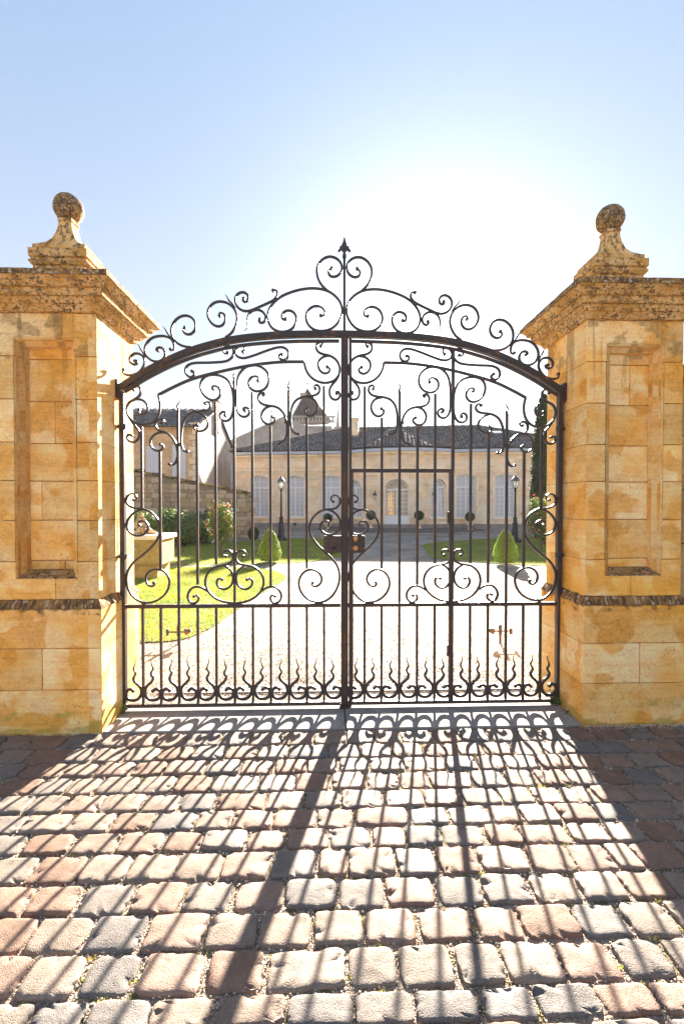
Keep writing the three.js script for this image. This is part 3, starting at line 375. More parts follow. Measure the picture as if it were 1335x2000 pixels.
function leaf(s, label) {
  const t = thing('gate_leaf', label, 'iron gate', [0, 0, 0]);
  const put = (n, g, m = ironMat) => part(n, s > 0 ? g : flipX(flat(g)), m, t);
  const xH = -1.712, xC = -.03;
  for (const [f, l, e] of ringS) put('scroll', scroll(f(l), { e, w: rr(.0158, .0172) })).position.set(rr(-.0015, .0015), rr(-.0015, .0015), rr(-.002, .002));
  // frame: hinge stile, meeting stile, rails, top rail under the arch
  const yTop = x => { let b = archLine[0]; for (const p of archLine) if (Math.abs(p[0] - x) < Math.abs(b[0] - x)) b = p; return b[1]; };
  put('hinge_stile', box(.038, yTop(xH) - .06, .04, xH, (yTop(xH) - .06) / 2 + .02, 0));
  if (s > 0) put('meeting_stile', [new RoundedBoxGeometry(.056, yTop(0) - .03, .05, 2, .006).translate(.002, yTop(0) / 2, .0)], rustyMat);
  else put('meeting_stile', box(.022, yTop(0) - .04, .036, -.046, yTop(0) / 2 - .01, 0));
  put('mid_rail', box(xC - xH, midY1 - midY0, .026, (xC + xH) / 2, (midY0 + midY1) / 2, 0));
  put('bottom_rail', box(xC - xH, botY1 - botY0, .034, (xC + xH) / 2, (botY0 + botY1) / 2, 0));
  put('top_rail', sweep(relax(archHalf.filter(p => p[0] > -1.70 && p[0] < -.02), 4).map(([x, y]) => [x, y - .05]), () => .022, .03, -.004));
  put('panel_bar', sweep(relax(smoothLine(A([[1086, 774], [960, 775], [850, 785], [750, 800], [600, 832], [450, 872], [350, 915], [259, 962]]), .02), 4), () => .02, .022, 0));
  // upright bars
  barX.forEach((x, i) => {
    put('bar', box(.0185, midY0 - botY1 + .004, .0185, x, (midY0 + botY1) / 2, 0));
    if (tipA[i]) { const [tx, ty] = gA(tipA[i]), y1 = ty - .09; put('bar', box(.0185, y1 - midY1 + .004, .0185, x, (midY1 + y1) / 2, 0)); put('flame_tip', sweep(smoothLine([[x, y1 - .005], [x + .004, y1 + .02], [x - .007, y1 + .045], [x + .006, y1 + .07], [tx, ty]], .006), q => .0185 * (1 - .85 * q), .0185)); }
    else { const a = gC([0, upTop[i]])[1], b = gC([0, upBot[i]])[1]; put('bar', box(.0185, a - b, .0185, x, (a + b) / 2, 0)); }
  });
  // flame scrolls along the bottom rail, in pairs about every other bar
  const f0 = flameL.map(gF), bx0 = barX[0];
  const fl = scroll(f0, { w: .0235, d: .022, e: 1, taper: 1, er: .0135, smooth: 1 }).translate(-bx0, 0, 0), fr = flipX(fl);
  barX.forEach((x, i) => { if (i % 2 === 0) { put('flame_scroll', fl.clone().translate(x, 0, 0)); put('flame_scroll', fr.clone().translate(x, 0, 0)); put('collar', box(.034, .026, .03, x, f0[8][1] - .004, 0), i % 4 ? rustyMat : ironMat); } else put('collar', box(.03, .02, .026, x, f0[4][1] + .008, 0)); });
  const col = [[692, 1118], [692, 985], [180, 1268], [1168, 1266], [690, 1272], [378, 372], [985, 245]];
  for (const [x, y] of col) { const [a, b] = gC([x, y]); put('collar', box(.03, .022, .028, a, b, 0), rustyMat); }
  for (const y of [270, 1005]) { const b = gC([50, y])[1]; put('hinge', merge([cyl(.03, .03, .035, xH, b, 0, 14), box(.06, .02, .02, xH - .02, b, 0), new THREE.SphereGeometry(.018, 10, 8).translate(xH + .004, b, .03)])); }
  put('pivot_shoe', cyl(.026, .026, .03, xH, .02, 0, 14), rustyMat);
  // lock case
  const l0 = gC([1196, 985]), l1 = gC([1292, 888]), lw = l1[0] - l0[0], lh = l1[1] - l0[1];
  const lock = put('lock_case', new RoundedBoxGeometry(lw, lh, .05, 2, .006).translate((l0[0] + l1[0]) / 2, (l0[1] + l1[1]) / 2, .002), s > 0 ? mat([1.25, 1.08, 1.02], .5, { metalness: .3, map: rep(rustMap, 2) }) : ironMat);
  const lx = s * (l0[0] + lw * (s > 0 ? .58 : .56)), ly = l0[1] + lh * .28, brass = mat([.55, .3, .12], .35, { metalness: .8 });
  if (s > 0) { part('keyhole', [new THREE.TorusGeometry(.013, .003, 8, 18).translate(lx, ly, .03), box(.006, .014, .004, lx, ly, .0285)], mat([.03, .025, .025], .5, { metalness: .5 }), lock); }
  else { part('knob', [lathe([[0, .03], [.014, .028], [.019, .018], [.017, .008], [.009, 0]], 18).scale(1, 1, 1.45).rotateX(Math.PI / 2).translate(lx, ly + .075, .027)], brass, lock); part('keyhole', [new THREE.TorusGeometry(.016, .004, 8, 20).translate(lx, ly, .03), cyl(.014, .014, .006, 0, 0, 0, 16).rotateX(Math.PI / 2).translate(lx, ly, .028)], brass, lock); }
  if (s < 0) { // wicket door framed inside the right leaf
    const y = 1.868, x1 = .842, w = part('wicket_frame', [box(x1 - .05, .028, .032, (x1 + .05) / 2, y, .004), box(.03, y - .05, .034, x1, (y + .05) / 2, .004), box(.012, y - .06, .03, .064, (y + .05) / 2, .004)], ironMat, t);
    for (const hy of [.45, 1.5]) part('wicket_hinge', cyl(.012, .012, .09, x1 - .022, hy, .02, 10), rustyMat, w);
    const [bx] = [-barX[5]]; part('wicket_bar', box(.022, yTop(x1) - .05 - y, .026, bx, (yTop(x1) - .05 + y) / 2, 0), ironMat, t);
    part('post_shoe', box(.07, .02, .06, 0, .012, .02), rustyMat, w);
  }
}
leaf(1, 'wrought iron gate leaf with wide rusty meeting stile and plain lock case');
leaf(-1, 'wrought iron gate leaf with small wicket door and brass knob on its lock');

// ---------------------------------------------------------------- manor house
const HOUSE = V3(-6.16, 0, -26.6), TURN = R(-8.6);
const hx = V3(Math.cos(TURN), 0, -Math.sin(TURN)), hz = V3(Math.sin(TURN), 0, Math.cos(TURN));
const loc = p => { const q = p.clone().sub(HOUSE); return [q.dot(hx), q.y, q.dot(hz)]; };
const fac = (u, v, z = 0) => { const d = ray(u, v), o = HOUSE.clone().addScaledVector(hz, z); return loc(EYE.clone().addScaledVector(d, o.sub(EYE).dot(hz) / d.dot(hz))); };
const limeMap = texture(512, 512, (u, v) => { const a = tf(u * 4, v * 4, 4, 5, 301), b = tf(u * 50, v * 50, 50, 3, 311); const s = .92 + .4 * (a - .5) + .25 * (b - .5); return mix3([.99 * s, .80 * s, .58 * s], [.97 * s, .69 * s, .42 * s], sstep(.5, .7, tf(u * 6, v * 6, 6, 4, 321))); });
const limeMats = [[1, 1, 1], [1.06, 1.05, 1.05], [.95, .9, .84], [1.03, .97, .9]].map(c => mat(c, .92, { map: rep(limeMap, .45), bumpMap: rep(grain, 1), bumpScale: .006 }));
const baseMats = [[.42, .36, .33], [.36, .31, .29]].map(c => mat(c, .95, { map: rep(mottle, .9) }));
const white = mat([.88, .87, .86], .5), zinc = mat([.42, .47, .55], .45, { metalness: .3 });
const glass = new THREE.MeshPhysicalMaterial({ color: 0xffffff, roughness: .04, transmission: 1, thickness: 0, ior: 1.5, side: THREE.DoubleSide });
const blindMat = mat([.68, .69, .73], .9), curtainMat = mat([.62, .40, .17], .9), dark = mat([.03, .028, .026], .8);
const tileMats = [[.20, .172, .165], [.21, .175, .16], [.17, .155, .155]].map(c => mat(c, .85, { map: rep(mottle, 1.1), vertexColors: true }));
// roof plane a-b (eave) to d-c (ridge): under-sheet and courses of half-round tiles clipped to the slope
function tiled(a, b, c, d, pitch = .23, course = .38, steps = 6) {
  const out = [], eave = b.clone().sub(a), L = eave.length(), ex = eave.clone().normalize(), upv = d.clone().sub(a); upv.addScaledVector(ex, -upv.dot(ex)); const H = upv.length(), ey = upv.clone().normalize(), en = ex.clone().cross(ey); if (en.y < 0) en.negate();
  const l = d.clone().sub(a).dot(ex), r = c.clone().sub(a).dot(ex);
  const P = [], I = [], K = [], N = Math.round(L / pitch);
  for (let i = 0; i < N; i++) { const s = (i + .5) * L / N; let top = H; if (l > 0 && s < l) top = Math.min(top, H * s / l); if (r < L && s > r) top = Math.min(top, H * (L - s) / (L - r));
    for (let y = -.06; y < top - .05; y += course) { const y1 = Math.min(top + .02, y + course + .03), n = P.length / 3, j = (rnd() - .5) * .015; for (const [yy, lift] of [[y, .035], [y1, .008]]) for (let k = 0; k <= steps; k++) { const t = k / steps * Math.PI, p = a.clone().addScaledVector(ex, s + j - Math.cos(t) * pitch * .42).addScaledVector(ey, yy).addScaledVector(en, lift + Math.sin(t) * pitch * .32); P.push(p.x, p.y, p.z); } const tone = rr(.55, 1.7), warm = rr(.85, 1.25); for (let k = 0; k < 2 * steps + 2; k++) K.push(tone * warm, tone, tone * rr(.9, 1)); for (let k = 0; k < steps; k++) I.push(n + k, n + k + 1, n + steps + 1 + k, n + k + 1, n + steps + 2 + k, n + steps + 1 + k); } }
  const g = new THREE.BufferGeometry(); g.setAttribute('position', new THREE.Float32BufferAttribute(P, 3)); g.setAttribute('color', new THREE.Float32BufferAttribute(K, 3)); g.setIndex(I); g.computeVertexNormals(); out.push(boxUV(g));
  const q = new THREE.BufferGeometry(); q.setAttribute('position', new THREE.Float32BufferAttribute([a, b, c, a, c, d].flatMap(p => p.toArray()), 3)); q.setAttribute('color', new THREE.Float32BufferAttribute(new Float32Array(18).fill(.5), 3)); q.computeVertexNormals(); out.push(boxUV(q)); return merge(out);
}
const archTop = (w, y1, rise, n = 10) => Array.from({ length: n + 1 }, (_, i) => { const t = i / n, x = -w / 2 + w * t; return [x, y1 - rise * Math.pow(2 * t - 1, 2)]; });
function casement(parent, w, h, rise, place, { rows = 7, behind = blindMat, fan = false, doorFoot = 0 } = {}) { // white frame > panes, blind; local x across, y up from sill, z out
  const g = [], f = .07, top = archTop(w, h, rise), inn = archTop(w - 2 * f, h - f, rise * .9);
  const outline = [[-w / 2, 0], [w / 2, 0], ...top.slice().reverse()]; const sh = shapeOf(outline); sh.holes.push(new THREE.Path([V2(-w / 2 + f, f), ...inn.map(([x, y]) => V2(x, y)), V2(w / 2 - f, f)]));
  g.push(new THREE.ExtrudeGeometry(sh, { depth: .09, bevelEnabled: false }).translate(0, 0, -.1));
  const yT = h - rise - (fan ? .02 : h * .24), y0 = f + doorFoot;
  g.push(box(.085, yT - f, .07, 0, (yT + f) / 2, -.055), box(w - 2 * f, .09, .075, 0, yT, -.055));
  if (doorFoot) g.push(box(w - 2 * f, doorFoot, .05, 0, f + doorFoot / 2, -.06));
  const pw = (w - 2 * f - .085) / 4;
  for (const s of [-1, 1]) { g.push(box(.03, yT - y0, .04, s * (.0425 + pw), (yT + y0) / 2, -.055)); for (let r = 1; r < rows; r++) g.push(box(2 * pw, .026, .035, s * (.0425 + pw), y0 + (yT - y0) * r / rows, -.055)); }
  if (fan) for (let a = 1; a < 6; a++) { const t = Math.PI * a / 6; g.push(bar(V3(0, yT, -.055), V3(Math.cos(t) * (w / 2 - .06), yT + Math.sin(t) * (rise - .02), -.055), .014, 4)); } else { g.push(box(.06, h - yT - .05, .05, 0, (h + yT) / 2 - .03, -.055)); for (const s of [-1, 1]) g.push(box(w / 2 - f, .024, .035, s * w / 4, (yT + h - rise * .5) / 2, -.055)); }
  const G = m => place(m);
  const fr = part(doorFoot ? 'door' : 'window', G(merge(g)), white, parent);
  const ph = (yT - y0) / rows, pane = new THREE.PlaneGeometry(pw - .01, ph - .015);
  for (const s of [-1, 1]) for (const c of [.5, 1.5]) for (let r = 0; r < rows; r++) part('pane', G(pane.clone().translate(s * (.0425 + pw * c), y0 + ph * (r + .5), -.06)), glass, fr);
  part('blind', G(new THREE.ShapeGeometry(shapeOf([[-w / 2 + f, f], [w / 2 - f, f], ...archTop(w - 2 * f, h - f, rise).reverse()])).translate(0, 0, -.14)), behind, fr);
  return fr;
}
{
  const t = thing('manor_house', 'long low limestone manor house with bowed entrance bay and tiled hip roof', 'manor house', HOUSE.toArray(), TURN);
  const EH = 4.82, L = 22.5;                                  // wall height, length (runs on behind the right pier)
  const c0 = fac(680, 870)[0], c1 = fac(884, 870)[0], cm = (c0 + c1) / 2, half = (c1 - c0) / 2, sag = 1.2, BR = (half * half + sag * sag) / (2 * sag), bz = sag - BR, aMax = Math.asin(half / BR);
  const wins = [[492, 521], [560, 592], [628, 663], [890, 928], [966, 1004], [1044, 1080]].map(([a, b]) => { const p = fac(a, 1010), q = fac(b, 1010); return { c: (p[0] + q[0]) / 2, w: 1.22 }; });
  const y0 = .79, y1 = fac(575, 928)[1], rise = .16;
  const rowH = .413, rows = 11, pl = .42;
  part('wall_core', [box(L, EH - .02, .2, L / 2, EH / 2, -.42), box(.3, EH - .02, 10, .16, EH / 2, -5.5)], limeMats[0], t);
  // ashlar of the straight wings, left open at the windows and the bow
  for (let r = 0; r < rows; r++) { const a = pl + r * (EH - pl) / rows, b = pl + (r + 1) * (EH - pl) / rows; let holes = [[c0 + .05, c1 - .05]]; if (b > y0 + .05 && a < y1 - .02) holes = holes.concat(wins.map(w => [w.c - w.w / 2, w.c + w.w / 2])); holes.sort((p, q) => p[0] - q[0]);
    let x = 0; for (const [h0, h1] of [...holes, [L, L]]) { while (x < h0 - .02) { let n = Math.min(h0, x + rr(.75, 1.25)); if (h0 - n < .35) n = h0; part('stone', boxUV(new THREE.BoxGeometry(n - x - .007, b - a - .007, .3).translate((x + n) / 2, (a + b) / 2, -.15 + rr(-.002, .002)), rr(0, 9), rr(0, 9)), pick(limeMats), t); x = n; } x = h1; } }
  for (const w of wins) { const topRow = Math.ceil((y1 - .02 - pl) / ((EH - pl) / rows)) * (EH - pl) / rows + pl, k = archTop(w.w, y1, rise);
    part('window_arch', boxUV(slab([[-w.w / 2, topRow], ...k, [w.w / 2, topRow]].map(([x, y]) => [x + w.c, y]), -.3, -.002, .003)), limeMats[1], t);
    part('window_sill', new RoundedBoxGeometry(w.w + .24, .1, .36, 1, .01).translate(w.c, y0 - .05, -.1), limeMats[1], t);
    for (const s of [-1, 1]) part('architrave', boxUV(new THREE.BoxGeometry(.13, y1 - rise - y0, .05).translate(w.c + s * (w.w / 2 + .075), (y1 - rise + y0) / 2, .012)), limeMats[1], t);
    casement(t, w.w, y1 - y0, rise, g => g.translate(w.c, y0, -.12)); }
  const straight = (name, y, h, out, m) => { for (const [a, b] of [[-.02, c0 + .02], [c1 - .02, L]]) part(name, boxUV(new RoundedBoxGeometry(b - a, h, out + .2, 2, .015).translate((a + b) / 2, y, (out - .2) / 2 + .0)), m, t); };
  const arcBand = (ri, ro, ya, yb, a0 = -aMax, a1 = aMax, n = 30) => { const P = [], I = []; for (let i = 0; i <= n; i++) { const a = a0 + (a1 - a0) * i / n, s = Math.sin(a), c = Math.cos(a); for (const [q, y] of [[ri, ya], [ro, ya], [ro, yb], [ri, yb]]) P.push(cm + q * s, y, bz + q * c); } for (let i = 0; i < n; i++) for (let k = 0; k < 4; k++) { const p = i * 4 + k, q = i * 4 + (k + 1) % 4; I.push(p, q, p + 4, q, q + 4, p + 4); } I.push(0, 1, 2, 0, 2, 3); const e = n * 4; I.push(e, e + 2, e + 1, e, e + 3, e + 2); const g = new THREE.BufferGeometry(); g.setAttribute('position', new THREE.Float32BufferAttribute(P, 3)); g.setIndex(I); return boxUV(toCreasedNormals(flat(g), .7)); };
  for (const [y, h, o, n, m] of [[pl / 2 - .01, pl + .02, .06, 'plinth', baseMats[0]], [3.82, .08, .05, 'string_course', limeMats[1]], [4.66, .09, .06, 'cornice', limeMats[2]], [4.77, .13, .16, 'cornice', limeMats[1]]]) { straight(n, y, h, o, m); part(n, arcBand(BR - .3, BR + o, y - h / 2, y + h / 2), m, t); }
  straight('gutter', 4.935, .18, .3, zinc); part('gutter', arcBand(BR - .1, BR + .28, 4.845, 5.025), zinc, t);
  // bow: ring stones left open at door and side windows
  const hitBow = u => { const d = ray(u, 960), o = loc(EYE), q = [d.dot(hx), d.dot(hz)], ox = o[0] - cm, oz = o[2] - bz, A2 = q[0] ** 2 + q[1] ** 2, B = ox * q[0] + oz * q[1], Cc = ox * ox + oz * oz - BR * BR, s = (-B - Math.sqrt(Math.max(0, B * B - A2 * Cc))) / A2; return Math.atan2(ox + s * q[0], oz + s * q[1]); };
  const ops = [{ a: hitBow(774.5), w: 1.48, y0: .16, y1: 3.17, door: 1 }, { a: hitBow(693), w: 1.06, y0: .79, y1: 3.17 }, { a: hitBow(856), w: 1.06, y0: .79, y1: 3.17 }];
  part('wall_core', arcBand(BR - .6, BR - .34, 0, EH), limeMats[0], t);
  for (let r = 0; r < rows; r++) { const a = pl + r * (EH - pl) / rows, b = pl + (r + 1) * (EH - pl) / rows; const holes = ops.filter(o => b > o.y0 + .03 && a < o.y1 + .06).map(o => [o.a - o.w / 2 / BR, o.a + o.w / 2 / BR]).sort((p, q) => p[0] - q[0]); let x = -aMax; for (const [h0, h1] of [...holes, [aMax, aMax]]) { while (x < h0 - .005) { let n = Math.min(h0, x + rr(.75, 1.2) / BR); if (h0 - n < .08) n = h0; part('stone', arcBand(BR - .3, BR + rr(-.002, .002), a + .0035, b - .0035, x + .0009, n - .0009, 5), pick(limeMats), t); x = n; } x = h1; } }
  for (const o of ops) { const pos = g => g.translate(0, o.y0, BR - .1).rotateY(o.a).translate(cm, 0, bz); const topRow = Math.ceil((o.y1 + .06 - pl) / ((EH - pl) / rows)) * (EH - pl) / rows + pl, k = Array.from({ length: 15 }, (_, i) => { const th = Math.PI * (1 - i / 14); return [Math.cos(th) * o.w / 2, o.y1 - o.y0 - o.w / 2 + Math.sin(th) * o.w / 2]; });
    part('window_arch', boxUV(slab([[-o.w / 2, topRow - o.y0], ...k, [o.w / 2, topRow - o.y0]], -.18, .085, .004).translate(0, o.y0, BR - .1).rotateY(o.a).translate(cm, 0, bz)), limeMats[1], t);
    const ring = shapeOf([...k.map(([x, y]) => [x * 1.16, (y - (o.y1 - o.y0 - o.w / 2)) * 1.16 + (o.y1 - o.y0 - o.w / 2)]), ...k.slice().reverse()]); part('archivolt', new THREE.ExtrudeGeometry(ring, { depth: .05, bevelEnabled: false }).translate(0, o.y0, BR - .02).rotateY(o.a).translate(cm, 0, bz), limeMats[1], t);
    if (o.door) { const H = o.y1 - o.y0; const fr = casement(t, o.w, H, .62, g => pos(g), { rows: 6, behind: mat([.55, .45, .33], .9), fan: true, doorFoot: .72 });
      for (const s of [-1, 1]) { const q = []; for (let i = 0; i < 9; i++) q.push(new THREE.CylinderGeometry(.025, .05, 1.35, 8).translate(s * (.14 + .045 * i), 1.45, -.3)); part('curtain', pos(merge(q)), curtainMat, fr); } for (const s of [-1, 1]) part('door_handle', pos(box(.02, .14, .05, s * .07, 1.0, -.0)), mat([.25, .18, .08], .4, { metalness: .7 }), fr); }
    else { casement(t, o.w, o.y1 - o.y0, .47, g => pos(g), { rows: 7, fan: true }); part('window_sill', new RoundedBoxGeometry(o.w + .25, .09, .34, 1, .01).translate(0, -.05, .02).translate(0, o.y0, BR - .1).rotateY(o.a).translate(cm, 0, bz), limeMats[1], t); } }
  part('string_course', arcBand(BR - .2, BR + .05, 3.42, 3.49), limeMats[1], t);
  // roof
  const RY = 7.32, rz = -5.3, ev = .32, r0 = fac(676, 838, rz)[0], r1 = fac(932, 836, rz)[0], E = (x, y, z) => V3(x, y, z), ey = 5.04;
  const r0s = Math.max(3.5, r0), r1s = Math.max(r0s + 3, r1);
  const roof = part('roof', tiled(E(-.3, ey, ev), E(L, ey, ev), E(r1s, RY, rz), E(r0s, RY, rz)), tileMats[0], t); roof.userData.kind = 'stuff';
  part('roof', tiled(E(-.3, ey, 2 * rz - ev), E(-.3, ey, ev), E(r0s, RY, rz), E(r0s, RY, rz - .01)), tileMats[2], t).userData.kind = 'stuff';
  part('roof', tiled(E(L, ey, ev), E(L, ey, 2 * rz - ev), E(r1s, RY, rz - .01), E(r1s, RY, rz)), tileMats[2], t).userData.kind = 'stuff';
  part('roof', tiled(E(L, ey, 2 * rz - ev), E(-.3, ey, 2 * rz - ev), E(r0s, RY, rz), E(r1s, RY, rz), .5, .8, 3), tileMats[2], t).userData.kind = 'stuff';
  const rid = mat([.34, .27, .21], .9, { map: rep(mottle, 1) });
  for (const [p, q] of [[E(r0s, RY + .03, rz), E(r1s, RY + .03, rz)], [E(-.3, ey + .06, ev), E(r0s, RY + .04, rz)], [E(L, ey + .06, ev), E(r1s, RY + .04, rz)]]) part('ridge_tile', bar(p, q, .09, 8), mat([.13, .11, .10], .85), t);
  // bow roof: three tiled facets with pale hips running to a point on the main slope
  const apx = E(cm - .3, 7.0, -4.4), f = [[-aMax, .30], [-.36, .34], [.36, .34], [aMax, .30]].map(([a, o]) => E(cm + (BR + o) * Math.sin(a), ey, bz + (BR + o) * Math.cos(a)));
  for (let i = 0; i < 3; i++) part('bow_roof', tiled(f[i], f[i + 1], apx, apx.clone().add(V3(.001, 0, 0))).translate(0, .05, 0), tileMats[i % 2], t).userData.kind = 'stuff';
  for (const i of [0, 3]) part('hip_tile', bar(f[i].clone().add(V3(0, .1, 0)), apx.clone().add(V3(0, .12, 0)), .075, 8), rid, t);
  { const a = fac(692, 857, -3.4), h = fac(692, 820, -3.4)[1]; const ch = part('chimney', boxUV(box(.55, h - 5.6, .6, a[0], (h + 5.6) / 2, -3.4)), limeMats[1], t); part('chimney_cap', box(.65, .09, .7, a[0], h + .04, -3.4), limeMats[2], ch); }
  { const a = fac(970, 861, -3); part('skylight', new RoundedBoxGeometry(.6, .06, .8, 1, .01).rotateX(.31).translate(a[0], ey + (RY - ey) * (ev + 3) / (ev - rz) + .13, -3), mat([.55, .6, .66], .15, { metalness: .4 }), t); }
  { const a = fac(576, 1033); part('vent_hole', box(.16, .16, .03, a[0], .36, .062), dark, t); }
  // wall lanterns by the door
  for (const u of [733, 845]) { const a = hitBow(u), P = g => g.rotateY(a).translate(cm + (BR + .16) * Math.sin(a), 0, bz + (BR + .16) * Math.cos(a)); const w = part('wall_lantern', P(merge([lathe([[.0, 2.34], [.03, 2.32], [.15, 2.2], [.15, 2.18], [.0, 2.18]], 6), bar(V3(0, 2.34, 0), V3(0, 2.48, -.05), .012), bar(V3(0, 2.48, -.05), V3(0, 2.3, -.16), .012), lathe([[0, 1.93], [.06, 1.94], [.08, 1.97], [0, 1.97]], 6)])), mat([.03, .03, .035], .5), t); part('lantern_glass', P(lathe([[.075, 1.97], [.13, 2.18]], 6)), glass, w); }
  // terrace steps following the bow
  const dk = mat([.20, .18, .17], .95, { map: rep(mottle, 1) });
  const stp = (n, ro, ya, yb) => part(n, arcBand(.4, ro, ya, yb, -1.02, 1.02, 40), dk, t);
  stp('step', BR + 1.5, 0, .1); stp('step', BR + 1.05, .1, .2);
  globalThis.bowAt = (u, r) => { const a = hitBow(u); const x = cm + (BR + r) * Math.sin(a), z = bz + (BR + r) * Math.cos(a); return HOUSE.clone().addScaledVector(hx, x).addScaledVector(hz, z); };
  globalThis.terraceAt = (u, z) => { const [x] = fac(u, 1000, z), r = Math.hypot(x - cm, z - bz); return [HOUSE.clone().addScaledVector(hx, x).addScaledVector(hz, z), r < BR + 1.2 ? .1 : 0]; };
  globalThis.BOW = { cm, BR, bz };
}

// ---------------------------------------------------------------- church beyond the roofs
{
  const D = 55, at = (u, v, d = D) => EYE.clone().addScaledVector(ray(u, v), d), c = at(600, 985); const t = thing('church', 'grey stone church with brown pointed roof and pinnacles rising behind the manor roof', 'church', [c.x, 0, c.z]);
  const q = (u, v, d = D) => { const p = at(u, v, d); return [p.x - c.x, p.y]; };
  const grey = mat([.45, .42, .40], .95, { map: rep(mottle, .25) }), grey2 = mat([.50, .46, .43], .95, { map: rep(mottle, .3) }), brown = mat([.11, .072, .062], .9, { map: rep(mottle, .4) });
  const base = (l) => [[l[0][0], 0], ...l, [l[l.length - 1][0], 0]];
  part('nave_gable', boxUV(slab(base([q(440, 866), q(462, 859), q(557, 816), q(575, 822), q(640, 850)]), -1, 0, .05)), grey, t);
  part('gable_coping', boxUV(slab([q(438, 867), q(557, 813), q(557, 818), q(438, 872)], -1.15, .15, .03)), grey2, t);
  part('apse_wall', boxUV(slab(base([q(568, 829), q(648, 829)]), -5.5, -1.2, .05)), grey2, t);
  const [ax, ay] = q(600, 757, D + 3), [bx, by] = q(564, 822, D + 3), w = q(652, 822, D + 3)[0] - bx;
  const cone = new THREE.ConeGeometry(w * .5, ay - by, 8, 1); { const p = cone.attributes.position, mx = bx + w / 2; for (let i = 0; i < p.count; i++) { const k = (p.getY(i) + (ay - by) / 2) / (ay - by); p.setX(i, p.getX(i) + mx + (ax - mx) * k); } } cone.translate(0, (ay + by) / 2, -3.4); part('apse_roof', boxUV(flat(cone)), brown, t);
  const g = []; for (let i = 0; i < 14; i++) { const x = bx + w * (i + .5) / 14; g.push(box(.22, .55, .2, x, by - .2, -.95)); } g.push(box(w * 1.05, .16, .3, bx + w / 2, by + .12, -.95), box(w * 1.05, .14, .3, bx + w / 2, by - .52, -.95)); part('balustrade', g, grey, t);
  for (const [u, vt, vb, wd, big] of [[659.5, 785, 845, .5, 1], [529, 797, 835, .32, 0], [590, 757, 800, .45, 2]]) { const [x, yt] = q(u, vt), yb = q(u, vb)[1], h = yt - yb; const p = part('pinnacle', big === 2 ? boxUV(box(.8, h, .8, x, (yt + yb) / 2, -3.2)) : boxUV(merge([new THREE.CylinderGeometry(.03, wd * .55, h * .62, 4).rotateY(.78).translate(x, yb + h * .52, -.5), box(wd * 1.9, h * .4, wd * 1.9, x, yb, -.5), box(.5, .06, .06, x, yt - .35, -.5), box(.3, .06, .06, x, yt - .9, -.5), box(.06, 1.2, .06, x, yt - .6, -.5)])), grey2, t); if (big === 1) part('buttress', boxUV(box(2.4, 3.5, 2, x - .5, yb - 1.2, -1.4)), grey, p); }
  part('finial_cross', [box(.06, 1, .06, ax, ay + .4, -3.4), box(.5, .06, .06, ax, ay + .55, -3.4)], dark, t);
}
// ---------------------------------------------------------------- neighbouring house
{
  const dep = 26, cor = EYE.clone().addScaledVector(ray(388, 985), dep), t = thing('plaster_house', 'apricot plaster house with pale shutters rising behind the rubble garden wall', 'house', [cor.x, 0, cor.z]);
  const q = (u, v, d = dep) => { const p = EYE.clone().addScaledVector(ray(u, v), d); return [p.x - cor.x, p.y, p.z - cor.z]; };
  const apricot = mat([.95, .63, .35], .95, { map: rep(mottle, .35) }), pinkish = mat([.74, .60, .50], .95, { map: rep(mottle, .3), bumpMap: rep(grain, .5), bumpScale: .03 });
  const eav = q(330, 834)[1], W = 9, Dp = 8.6, ridge = q(417, 806, dep + 4.4)[1];
  part('front_wall', boxUV(box(W, eav, .3, -W / 2, eav / 2, -.15)), apricot, t);
  part('gable_wall', boxUV(slab([[0, 0], [Dp, 0], [Dp, eav], [Dp / 2, ridge], [0, eav]], 0, .3, .01).rotateY(Math.PI / 2)).translate(-.3 + .005, 0, 0), pinkish, t);
  part('rear_wall', boxUV(box(W, eav, .3, -W / 2, eav / 2, -Dp + .15)), pinkish, t);
  const a = V3(-W, eav - .1, .45), b = V3(.15, eav - .1, .45), c = V3(.15, ridge + .1, -Dp / 2), d = V3(-W, ridge + .1, -Dp / 2);
  part('roof', tiled(a, b, c, d, .25, .42, 5), tileMats[2], t).userData.kind = 'stuff'; part('roof', tiled(V3(.15, eav - .1, -Dp - .45), V3(-W, eav - .1, -Dp - .45), d, c, .4, .8, 3), tileMats[2], t).userData.kind = 'stuff';
  part('eaves_board', box(W, .16, .12, -W / 2, eav - .02, .2), limeMats[2], t);
  for (const [u0, u1, v0, v1] of [[288, 312, 872, 945], [338, 364, 870, 945]]) { const p = q(u0, v0), r = q(u1, v1), w = r[0] - p[0], h = p[1] - r[1]; const s = part('shutter', [box(w, h, .06, (p[0] + r[0]) / 2, (p[1] + r[1]) / 2, .035)], mat([.66, .64, .66], .7), t); for (let k = 0; k < 4; k++) part('shutter_board', box(w / 4 - .02, h - .06, .03, p[0] + w * (k + .5) / 4, (p[1] + r[1]) / 2, .07), mat([.70, .68, .70], .7), s); }
  for (let k = 0; k < 14; k++) part('quoin', boxUV(new RoundedBoxGeometry(k % 2 ? .55 : .34, .32, .34, 1, .03).translate(k % 2 ? -.26 : -.16, 1.7 + k * .34, -.1), k), pick(limeMats), t);
  { const p = q(422, 806, dep + 4.2), h = q(422, 786, dep + 4.2)[1]; const ch = part('chimney', boxUV(box(.5, h - ridge + 1.4, .8, p[0], (h + ridge) / 2 - .7, -4.2)), pinkish, t); part('chimney_cap', box(.6, .1, .9, p[0], h + .03, -4.2), pinkish, ch); }
}
